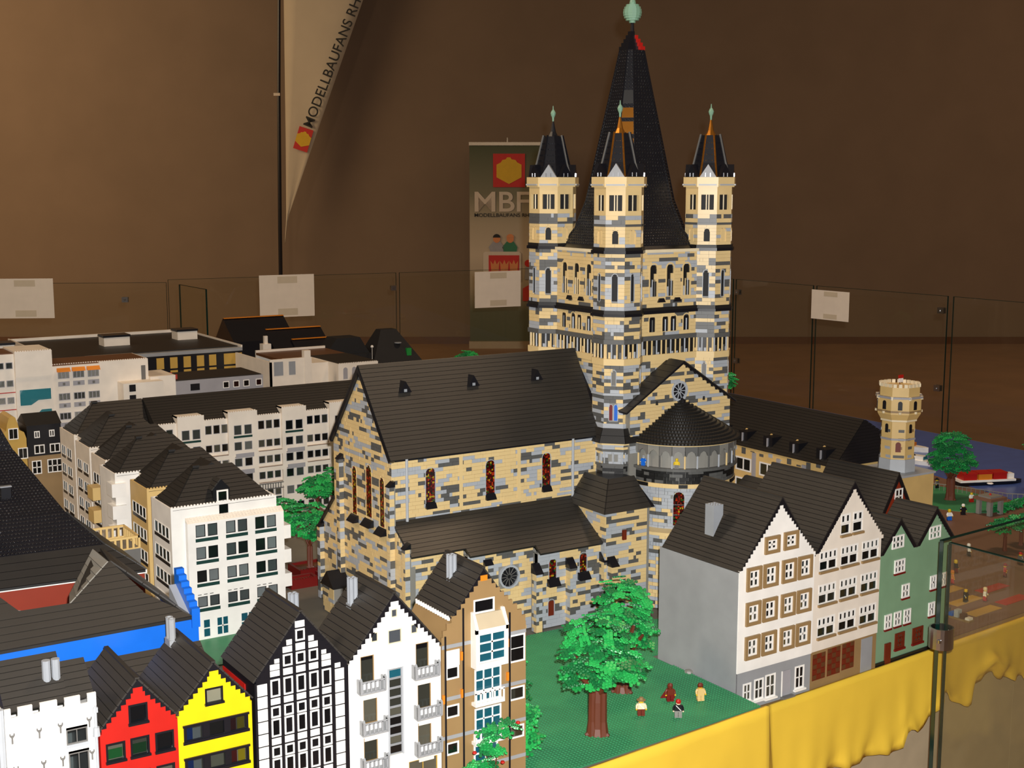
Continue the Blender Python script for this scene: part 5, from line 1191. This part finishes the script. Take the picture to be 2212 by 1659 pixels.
for x,y,w_,z in ((30,30,11,44.5),(64,36,9,44.5),(-20,4,8,47)): MB('offwhite').box(x,x+w_,y,y+8,40.4 if z<46 else 0,z).box(x-.3,x+w_+.3,y-.3,y+8.3,z,z+.9,'black').build('roof_house',h)
h=thing('grey_annex','low grey flat-roofed annex with small square windows','building',152,478)
MB('shutter').box(0,40,0,22,-.3,37.4).build('walls',h); MB('roof_dk').box(.5,39.5,.5,21.5,37.4,37.7).build('roof_deck',h)
for x in (25,29,33,38): win(h,x-1.0,33.4,2.4,2.5,1,1,'white','pane',fr=.25,y=-.26); MB('redbrown').box(x-1,x+1.4,-.06,0,33.4,35.9).build('blind',h)
MB('black').box(11.5,15,-.1,0,33.5,36).build('garage_opening',h); MB('pinkred').box(-4,8,4,4.4,37.4,39.4).box(-4,8,10,10.4,37.4,39.4).build('terrace_rail',h)
h=thing('courtyard_mansion','white open-court mansion with brown flat roof decks','building',204,500)
MB('offwhite').box(0,18,0,.8,-.3,39.6).box(14.6,17.4,-.4,2,-.3,42.4).box(0,.8,0,38,-.3,38.6).build('walls',h); MB('offwhite').box(17.6,51,59,60,-.3,36).build('rear_wall',h); MB('brown').box(17.6,51,30,59,34,35).build('roof_deck',h); MB('offwhite').box(29.8,48,0,30,-.3,35.8).box(17.6,29.8,10,30,-.3,35.6).build('east_wing',h); MB('roof_dk').box(30.2,47.6,.4,29.6,35.8,36.1).build('roof_deck',h)
parapet_studs(h,30,48,.2,35.8,'offwhite')
for x in (32,36,40,44): MB('shutter').prism(arch_pts(x,x+1.9,29.4,34.2),'y',-.15,0).build('arched_opening',h)
MB('chimney').box(1.6,5.5,-.1,.1,33,38.6).box(8,10.8,-.1,.1,33,38.4).build('glazed_bay',h)
h=thing('long_dark_roofs','group of long black roofs below the paper notice','building',227,600)
for i,(x0,x1,zr,y0) in enumerate(((0,31,45.2,0),(18,47,39.6,-8),(28,48,35.0,-16))):
    MB('black').prism([(y0,-.3),(y0+24,-.3),(y0+24,zr-10),(y0+14,zr),(y0,zr-10)],'x',x0,x1).build('long_roof',h); MB('orange').box(x0+.4,x1-.2,y0+13,y0+14.6,zr-.1,zr+.3).build('ridge_line',h)
MB('offwhite').box(6,10,-21,-17,-.3,36).box(7.2,8.8,-20,-18.4,36,39.6).build('stair_turret',h)
h=thing('steep_black_house','black steep-roofed house with flat ridge beside the nave gable','house',282.5,565)
rf=MB('mblack').loft([[(0,0,-.3),(26,0,-.3),(26,19,-.3),(0,19,-.3)],[(0,0,25),(26,0,25),(26,19,25),(0,19,25)],[(7.5,7,40),(15.7,7,40),(15.7,12,40),(7.5,12,40)]]).build('block',h)
MB('mblack').box(-22,-.2,2,17,-.3,30).prism([(-23,30),(-.2,30),(-5,37.6),(-17,37.6)],'y',4,15).build('side_block',h); MB('white').lathe(-1,-.6,[(.1,32.6),(.7,33),(.7,33.6),(.1,34)],10).cyl(-1,-.6,0,32.7,.12,.12,6).build('globe_lamp',h); MB('green').box(18.4,20.8,1.0,3.0,27.5,31).build('sign_box',h); MB('chimney').cyl(14.6,3.0,33.6,34,1.7,1.7,12).build('vent_disc',h)
# ---------------------------------------------------------------- long tan building on the right and the round tower
h=thing('long_customs_house','long tan riverside building with dark hipped roof and dormer niches','building',320,327,-4.9)
MB('tan').box(303,337,290,400,-4.9,22.6).build('walls',h,None,True)
r=MB('roof_dk').loft([[(302,289,22.6),(338,289,22.6),(338,401,22.6),(302,401,22.6)],[(319.8,294,35),(320.2,294,35),(320.2,401,35),(319.8,401,35)]]).build('roof',h,None,True)
courses_w(r,(301.6,401,22.6),(301.6,288.6,22.6),(320,294,35.2),(320,401,35.2),17,m='roof_dk')
courses_w(r,(301.6,288.6,22.6),(338.4,288.6,22.6),(320.2,294,35.2),(319.8,294,35.2),14,m='black')
for i in range(7):
    y=294+i*12
    MB('tan').prism([(301.8,22.6),(307.6,22.6),(307.6,27.4)],'y',y+4.2,y+5.0).build('dormer_cheek',h,None,True); MB('black').box(303.5,307.8,y,y+4.2,22.8,27.2).build('dormer_opening',h,None,True)
    MB('shutter').box(303.0,303.5,y+1.8,y+2.2,22.8,26.8).build('dormer_post',h,None,True)
for i in range(9):
    for z in (14,7,0):
        y=392-i*11.5; o=win(h,0,0,7.5,4.6,2,1,'white','pane',fr=.5,y=0,Mf=WM[h].inverted()@T(302.7,y,z,-90),bar=.5)
    MB('shutter').box(302.4,303,y-9.6,y-8.2,-4.9,21).build('pilaster',h,None,True)
for i in range(26): MB(RB.choice(('brick_dg','brick_lg'))).box(302.8,303,287+i*4.3,288.8+i*4.3,19.4+RB.random()*2,20.4+RB.random()*2).build('wall_brick',h,None,True)
MB('tan').box(303,327,271.5,288.4,-4.9,21.4).build('terrace_block',h,None,True); MB('lgrey').box(302.6,327.4,271.1,288.4,21.4,22.0).build('terrace_slab',h,None,True)
t=thing('round_stone_tower','small octagonal tan stone tower with battlements by the river','tower',319.2,279.6,22)
KT=.853
def tz(z): return 110-(110-z)*KT
def oc(r,z): return octa(319.2,279.6,r*KT,tz(z))
def ff(r,k): return face_frame(319.2,279.6,r*KT,k)
MB('lgrey').loft([oc(6.9,6.85),oc(6.7,11.5)]).build('plinth',t,None,True)
MB('tan').loft([oc(6.3,11.5),oc(6.2,25)]).build('shaft',t,None,True)
MB('tan').loft([oc(6.3,25),oc(8.1,28),oc(8.1,33.6)]).build('upper_stage',t,None,True)
MB('tan').loft([oc(7.4,34.2),oc(7.4,37.6)]).build('crown',t,None,True)
for z,r_,m in ((18.4,6.55,'shutter'),(28.6,8.4,'dktan'),(33.6,8.7,'shutter'),(25.2,6.8,'cream')): MB(m).loft([oc(r_,z),oc(r_,z+.7)]).build('string_course',t,None,True)
for k in range(8):
    for R_,za,zb,w_ in ((8.1,29.6,32.8,1.1),(6.3,21,24.2,.9)): 
        f,wd=ff(R_,k)
        if R_<7 and k%2: continue
        MB('black').at(*f).prism(arch_pts(wd/2-w_*.6,wd/2+w_*.6,tz(za),tz(zb)),'y',-.1,.1).build('arched_opening',t,None,True)
    f,wd=ff(7.4,k)
    for q in range(3): MB('cream').at(*f).box(.2+q*1.6,1.2+q*1.6,-.25,.5,tz(37.6),tz(38.8)).build('merlon',t,None,True)
    f,wd=ff(8.2,k); MB('cream').at(*f).cyl(wd/2,-.2,tz(28.2),tz(29),.45,.45,8).cyl(.2,0,tz(33.2),tz(34.4),.5,.45,6).build('boss',t,None,True)
    f,wd=ff(6.3,k)
    for q in range(4): MB(RB.choice(('brick_dg','brick_lg','dktan'))).at(*f).box(.3+RB.random()*2,2+RB.random()*2,-.08,.1,tz(12+q*3.1),tz(13+q*3.1)).build('wall_brick',t,None,True)
f,wd=ff(6.4,5); MB('redbrown').at(*f).prism(arch_pts(wd/2-.8,wd/2+.8,tz(14.2),tz(17.8)),'y',-.15,.1).build('door',t,None,True)
MB('redbrown').cyl(319.2,279.6,tz(37.6),tz(41.4),.12,.12,6).build('flagpole',t,None,True); MB('red').box(318.3,320.3,279.2,279.5,tz(40.2),tz(41.4)).box(318.5,320.1,279.1,279.6,tz(38.8),tz(40.2),'white').build('pennant',t,None,True)
# ---------------------------------------------------------------- trees
def foliage(mb, c, rad, n, rnd, cols=('leaf','leaf_br','leaf_dk'), size=.42, spread=.95, tilt=.45):
    for _ in range(n):
        while True:
            d=V(rnd.uniform(-1,1),rnd.uniform(-1,1),rnd.uniform(-1,1))
            if .25<d.length<1: break
        d=d.normalized()*rnd.uniform(.72,1.0)
        p=V(c[0]+d.x*rad[0],c[1]+d.y*rad[1],c[2]+d.z*rad[2])
        nz=(V(d.x*tilt,d.y*tilt,1)+V(rnd.uniform(-.3,.3),rnd.uniform(-.3,.3),0)).normalized(); u=nz.orthogonal().normalized(); v=nz.cross(u)
        a=rnd.uniform(0,6.28); u,v=u*math.cos(a)+v*math.sin(a),v*math.cos(a)-u*math.sin(a)
        m=mb.mi(rnd.choice(cols)); 
        offs=[(0,0)]+[(math.cos(k*1.047),math.sin(k*1.047)) for k in range(6) if rnd.random()<.9]+[(1.9*math.cos(k*1.047+.5),1.9*math.sin(k*1.047+.5)) for k in range(6) if rnd.random()<.45]
        for ox,oy in offs:
            q=p+u*ox*spread*size*2+v*oy*spread*size*2
            lo=[];hi=[]
            for k in range(6):
                w_=u*math.cos(k*1.047)*size+v*math.sin(k*1.047)*size
                lo.append(mb.p(*(q+w_))); hi.append(mb.p(*(q+w_*.85+nz*size*.75)))
            for k in range(6): g=(k+1)%6; mb.f.append([lo[k],lo[g],hi[g],hi[k]]); mb.m.append(m)
            mb.f.append(hi); mb.m.append(m); mb.f.append(lo[::-1]); mb.m.append(m)
def tree(label,x,y,z,th,tr,blobs,n,seed,size=.42,name='toy_tree',tilt=.45,lobes=3,cols=('leaf','leaf_br','leaf_dk')):
    t=thing(name,label,'tree',x,y,z); rnd=random.Random(seed)
    if th>0:
        b=MB('trunk'); b.lathe(0,0,[(tr*1.25,0),(tr,th*.15),(tr*.95,th*.7),(tr*.8,th)],10)
        for k in range(lobes):
            a=k*6.283/lobes+seed; b.lathe(tr*.75*math.cos(a),tr*.75*math.sin(a),[(tr*.8,0),(tr*.55,th*.3),(tr*.5,th*.9)],8)
            b.tube([(tr*.8*math.cos(a),tr*.8*math.sin(a),.5),(tr*1.7*math.cos(a),tr*1.7*math.sin(a),.1)],[tr*.5,tr*.25],6)
        b.build('trunk',t)
        b=MB('trunk')
        for k in range(4): a=k*1.7+seed; b.tube([(0,0,th*.8),(tr*2.2*math.cos(a),tr*2.2*math.sin(a),th+2.5),(tr*3.5*math.cos(a),tr*3.5*math.sin(a),th+5)],[tr*.5,tr*.4,tr*.2],6)
        o=b.build('branches',t)
    tot=sum(b_[3]*b_[4]*b_[5] for b_ in blobs)
    mb=MB(cols)
    for bx,by,bz,rx,ry,rz in blobs: foliage(mb,(bx,by,bz),(rx,ry,rz),max(6,int(n*(rx*ry*rz)/tot)),rnd,cols,size,tilt=tilt)
    o=mb.build('foliage',t); o['kind']='stuff'
    return t
tree('large green tree with thick brown trunk in front on the lawn',152.6,207.5,0,10,1.6,[(0,0,15.5,8.6,8.2,4.5),(.5,1,20.5,6.5,6.2,4.2),(-3,-1,12.5,5,5,2.4),(5,-2,13.5,4.5,4.5,3)],210,3)
tree('second lawn tree standing behind the large one near the church',170.7,223.1,0,9,1.5,[(0,1,14.5,7.2,7.2,4.2),(1,1,19.5,5.8,5.8,4.0),(3.5,-1,12.5,4.2,4.2,2.4),(0,1.5,23.5,3.5,3.5,2.2)],180,5)
tree('leafy tree half hidden behind the brown gabled house',140.5,224,0,7,.9,[(0,0,11,4.2,5,4),(0,0,17,3.2,4,4),(1,-1,7.5,4.5,4,2.5)],100,8)
tree('low leafy shrub beside the corner of the brown gabled house',134.5,206.5,0,2,.6,[(0,0,4.5,2.6,3.5,3.5),(-.2,0,9,2.0,3,2.2)],55,9)
t=tree('climbing plant with red blossoms in front of the brown gabled house',120.5,195.7,-.3,3,.35,[(-2.5,0,4,3.4,1.2,4),(0,0,9.5,2.2,1.0,2.2),(3,0,12.4,2.0,.9,1.2),(-1,0,13,1.6,.8,.8)],75,14,size=.36,name='climbing_plant')
for x,z in ((4.9,13.2),(-4.3,9.6),(-3.2,6.2),(1.6,6.4),(-5,2)): MB('red').lathe(x,-.9,[(.1,z-.25),(.42,z),(.35,z+.3),(.1,z+.4)],8).build('blossom',t)
tree('street tree in the red planter between the apartments and the church',150,342,1.8,7,.7,[(-.5,0,12,6.4,6,3.4),(0,1,16,5,5,2.6),(4.5,-3,9,4,4,2)],120,20)
tree('street tree in the red planter in front of the rear apartment block',176,394.2,1.8,6,.6,[(0,0,9.5,6.5,6,2.6),(0,0,12,4.5,4.5,2)],80,22)
tree('street tree close to the corner of the white front block',160,386,0,5,.6,[(0,0,8,5.5,5.5,4),(2,-1,4,3.5,3.5,2)],70,24)
tree('small street tree peeking out beside the west gable',184.5,401,0,6,.5,[(0,0,9,4.5,4.5,3),(0,0,14,3,3,2)],50,26)
tree('round distant tree beyond the nave roof',331,560,-.3,14,.7,[(0,0,24,5.6,5.6,4.6)],70,28,size=.5)
tree('tall riverside tree with dense round crown',391.9,317.5,-4.75,9,1.3,[(0,0,15,8.4,8.4,5),(-.5,0,21,6.8,6.8,4.2)],260,30,cols=('leaf_dk','leaf','leaf_dk'))
tree('riverside tree cut by the right edge',431,307,-4.75,9,1.2,[(0,0,16,7,7,5.5)],110,31,cols=('leaf_dk','leaf','leaf_dk'))
tree('treetop showing above the long dark roof',372,420,-4.9,20,.8,[(0,0,33,6,6,3.4)],60,33)
tree('small plaza tree seen through the front glass',351,262.5,-4.9,5,.5,[(0,0,8,4.4,4.4,2)],50,35,cols=('leaf_dk','leaf','leaf_dk'))
tree('small plaza tree at the right edge seen through the front glass',361,264,-4.9,5,.5,[(0,0,8,4,4,2)],45,36,cols=('leaf_dk','leaf','leaf_dk'))
tree('low green hedge along the plaza edge',398,297,-4.9,0,.5,[(-6,-1,1.2,4,1.5,1),(0,0,1.2,4,1.5,1),(6,1,1.2,4,1.5,1),(12,2,1.4,4,1.5,1.2)],60,37,name='hedge',cols=('leaf_dk','leaf','leaf_dk'))
# red planters
for i,(x,y,w_,d_,lab) in enumerate(((171,391,10.5,8,'red planter box under the tree by the rear apartment block'),(139.5,331,8,4.5,'red planter box nearest the white front block'),(145.5,338.5,10,9,'red planter box around the big street tree'),(149,331.5,5,5,'red planter box close to the church west front'),(154.5,337,6,4,'red planter box next to the church buttress'))):
    t=thing('planter_box',lab,'planter',x,y,-.3)
    MB('dkred').box(0,w_,0,.8,0,2.6).box(0,w_,d_-.8,d_,0,2.6).box(0,.8,.8,d_-.8,0,2.6).box(w_-.8,w_,.8,d_-.8,0,2.6).build('box',t); MB('brown').box(.8,w_-.8,.8,d_-.8,0,1.9).build('soil',t)
    parapet_studs(t,0,w_,.4,2.6,'dkred'); 
o=tag(MB('stone').lathe(191.6-1.4,224,[(1.1,0),(.9,.5),(.4,.7)],7).build('stone'),'small grey stone on the grass at the foot of the grey wall','stone')
# ---------------------------------------------------------------- toy figures
def figure(label,x,y,z,rz,legs,torso,head,hat,hatm=None,scale=1.0,arms=None,extra=None,sit=False):
    t=thing('toy_figure',label,'toy figure',x,y,z,rz,'toy figures in the town'); s=scale; arms=arms or torso
    lz=0 if not sit else -.9
    b=MB(legs); b.box(-.76*s,-.04*s,-.4*s,.4*s,0,1.15*s).box(-.76*s,-.04*s,-.55*s,.4*s,0,.35*s).build('leg',t); b=MB(legs); b.box(.04*s,.76*s,-.4*s,.4*s,0,1.15*s).box(.04*s,.76*s,-.55*s,.4*s,0,.35*s).build('leg',t)
    MB(legs).box(-.78*s,.78*s,-.4*s,.4*s,1.15*s,1.4*s).build('hips',t)
    MB(torso).prism([(-.78*s,1.4*s),(.78*s,1.4*s),(.6*s,2.7*s),(-.6*s,2.7*s)],'y',-.4*s,.4*s).build('torso',t)
    for sd in (-1,1): b=MB(arms); b.tube([(sd*.68*s,0,2.5*s),(sd*.95*s,-.05*s,2.0*s),(sd*1.0*s,-.45*s,1.5*s)],[.24*s,.23*s,.2*s],7); b.cyl(sd*1.0*s,-.5*s,1.3*s,1.55*s,.18*s,.18*s,7,'skin' if head!='skin_lt' else 'cream'); b.build('arm',t)
    hd=MB({'skin':'skin','skin_lt':'cream'}.get(head,head)).lathe(0,0,[(.3*s,2.7*s),(.48*s,2.78*s),(.5*s,3.2*s),(.48*s,3.42*s),(.3*s,3.5*s)],12).build('head',t)
    if hat: 
        b=MB(hat)
        if hatm=='cap': b.lathe(0,0,[(.55*s,3.15*s),(.56*s,3.45*s),(.4*s,3.75*s),(.1*s,3.85*s)],12).box(-.35*s,.35*s,-.95*s,-.4*s,3.2*s,3.3*s)
        elif hatm=='brim': b.lathe(0,0,[(.95*s,3.25*s),(.95*s,3.35*s),(.5*s,3.4*s),(.45*s,3.85*s),(.3*s,3.9*s)],12)
        else: b.lathe(0,.06*s,[(.57*s,2.95*s),(.6*s,3.4*s),(.45*s,3.75*s),(.15*s,3.85*s)],10)
        b.build('hat' if hatm else 'hair',t)
    e=MB('print_dk').box(-.22*s,-.12*s,-.52*s,-.45*s,3.12*s,3.24*s).box(.12*s,.22*s,-.52*s,-.45*s,3.12*s,3.24*s).build('face_print',hd)
    if extra: extra(t,s)
    return t
def sash(t,s): MB('white').prism([(-.6*s,2.6*s),(-.4*s,2.6*s),(.65*s,1.5*s),(.45*s,1.5*s)][::-1],'y',-.46*s,-.4*s).build('sash',t)
def cape(t,s): MB('dkred').prism([(-.6*s,2.6*s),(.6*s,2.6*s),(1.3*s,.3*s),(-2.0*s,.5*s)][::-1],'y',.45*s,.6*s).build('cape',t)
figure('toy figure in brown hat and cream shirt with white sash on the lawn',165.7,210.1,.17,-30,'redbrown','cream','skin','dktan','brim',extra=sash)
figure('toy figure with brown hood and dark red cape on the lawn',175.8,213,.17,-25,'dkred','redbrown','redbrown','redbrown',None,extra=cape)
figure('toy figure with red cap, black jacket and blue hips on the lawn',171.6,205.2,.17,-35,'stone','black','skin_lt','red','cap',extra=sash)
figure('toy figure in plain tan clothes with brown hair near the grass tip',181.4,209.7,.17,-20,'tan','tan','skin','redbrown')
for i,(x,y,l,t_,hd,ht,hm,lab) in enumerate(((377.8,300.3,'black','black','skin','white',None,'toy figure in black with white hair on the riverside lawn'),(367.5,297.7,'blue','white','skin','yellow',None,'toy figure with yellow hair and blue legs by the riverside lawn'),(395.5,311,'red','white','skin',None,None,'toy figure in white shirt and red legs under the riverside tree'),
   (395.5,331,'black','white','skin','white',None,'toy figure with white hair near the river railing'),(403,333,'black','dgrey','skin','black','brim','dark toy figure with brimmed hat by the railing'),(298.2,234.7,'black','black','skin',None,None,'black clothed toy figure on the ochre stripes'),(303.5,232.4,'red','white','skin','cream',None,'toy figure in white top and red legs on the stripes'),
   (327.8,244.6,'dkred','red','skin','red','cap','toy figure in red with red cap on the plaza'),(309.2,248.3,'red','orange','skin','orange',None,'orange toy figure between the ochre stripes'),(337,265,'black','white','skin','white',None,'toy figure with white cap farther back on the plaza'),(318.8,255,'dkred','black','skin','yellow',None,'toy figure with yellow hair in dark clothes on the plaza'),(290,240,'red','blue','skin','white',None,'toy figure in blue top next to the market rack'),(342,250,'brown','dgrey','skin','red','cap','grey toy figure with red cap at the plaza edge'))):
    figure(lab,x,y,-4.78,-30+i*9,l,t_,hd,ht,hm)
a_=math.radians(229); figure('yellow-headed toy figure standing in the apse gallery',CXc+14.4*math.cos(a_),CYc+14.4*math.sin(a_),37,-40,'dgrey','yellow','skin','yellow',None,scale=.7)
a_=math.radians(192); figure('blue toy figure at the left end of the apse gallery',CXc+14.4*math.cos(a_),CYc+14.4*math.sin(a_),37,-60,'blue','blue','skin_lt','chimney',None,scale=.7)
# market rack beside the green house, kiosk, railing
t=thing('market_rack','narrow rack of coloured goods beside the green house on the plaza','rack',284,222,-4.9,5)
MB('dktan').box(0,2.4,0,26,0,.5).build('shelf',t)
for k in range(15): MB(('white','brown','lgrey','blue','dgrey','cream','red')[k%7]).box(.3,2.1,.3+k*1.7,1.5+k*1.7,.5,1.1+(k*7%5)*.35).build('crate',t)
t=thing('stone_kiosk','small grey stone kiosk with flat cap on the promenade','kiosk',383.5,293.5,-4.9)
for x,y in ((0,0),(5.6,0),(0,4.6),(5.6,4.6)): MB('stone').box(x,x+1.4,y,y+1.4,0,5.2).build('pillar',t)
MB('plaza').box(-.8,7.8,-.8,6.8,5.2,6.1).build('cap',t); MB('stone').box(.4,6.6,.4,5.6,6.1,6.7).build('cap_stone',t); MB('red').cyl(3.5,3,6.7,7.3,.5,.2,8).build('red_knob',t)
t=thing('quay_railing','thin grey railing along the river bank','railing',410,306,-4.9)
b=MB('stone'); pr=[(398,336),(404,322),(409,306),(418,297),(436,289)]
for (x0,y0),(x1,y1) in zip(pr,pr[1:]):
    b.tube([(x0,y0,-2.4),(x1,y1,-2.4)],.16,5); n=int(math.hypot(x1-x0,y1-y0)/1.6)
    for i in range(n): f=i/n; b.cyl(x0+(x1-x0)*f,y0+(y1-y0)*f,-4.9,-2.3,.12,.12,5)
b.build('rails',t,None,True)
# ---------------------------------------------------------------- boats
def hull(b,L,w_,h_,m):
    st=[(0,.75),(.08,.95),(.5,1),(.78,.85),(.93,.45),(1,.05)]
    rings=[[(L*u,-w_/2*k,h_),(L*u,-w_/2*k*.8,0),(L*u,w_/2*k*.8,0),(L*u,w_/2*k,h_)] for u,k in st]; b.loft(rings,m)
def boat(label,x,y,rz,fn): t=thing('toy_boat',label,'boat',x,y,-4.7,rz); fn(t)
def barge(t):
    b=MB('black'); hull(b,27,6.5,1.4,'black'); b.build('hull',t); b=MB('white'); b.box(0,23,-3.1,3.1,1.4,2.2).build('deck',t)
    for i in range(3): MB(('red','orange','red')[i]).box(1.5+i*6.2,7.0+i*6.2,-2.6,2.6,2.2,4.4).box(1.3+i*6.2,7.2+i*6.2,-2.8,2.8,4.4,4.9,'red').build('cargo_box',t)
    MB('white').box(20.5,23,-1.6,1.6,2.2,4).build('cabin',t); MB('white').lathe(12,-3.4,[(.9,.6),(1.3,.9),(.9,1.2)],12).build('life_ring',t)
def yacht(t):
    b=MB('white'); hull(b,14,4.6,1.8,'white'); b.build('hull',t); MB('white').box(3,8.5,-1.6,1.6,1.8,3.6).build('cabin',t); MB('pane_teal').box(8.5,8.8,-1.5,1.5,2.2,3.4).build('windscreen',t); MB('brown').box(.5,3,-1.5,1.5,1.8,2.1).build('cockpit',t)
def ferry(t):
    b=MB('white'); hull(b,30,7,2.2,'white'); b.build('hull',t); MB('dgrey').box(4,20,-2.8,2.8,2.2,4.2).build('window_deck',t); MB('white').box(3.6,20.4,-3,3,4.2,4.7).build('upper_deck',t)
    for i in range(6): MB('white').box(4.6+i*2.6,5.0+i*2.6,-2.95,-2.75,2.2,4.2).build('window_post',t)
    MB('orange').box(21,24,-2,2,2.2,3.6).build('lifeboat',t); MB('white').cyl(18,0,4.7,13,.18,.12,6).box(16.8,19.6,-.1,.1,10.4,10.7).build('mast',t); MB('ocre').box(10,12,-1,1,4.7,6.4).build('funnel',t)
boat('red covered river barge with white deck',413,332,-22,barge); boat('small white motor yacht beside the riverside tree',430,372,-75,yacht); boat('white passenger ferry with mast farther up the river',443,408,-70,ferry); boat('small white boat whose mast shows over the long roof',462,520,-80,yacht)
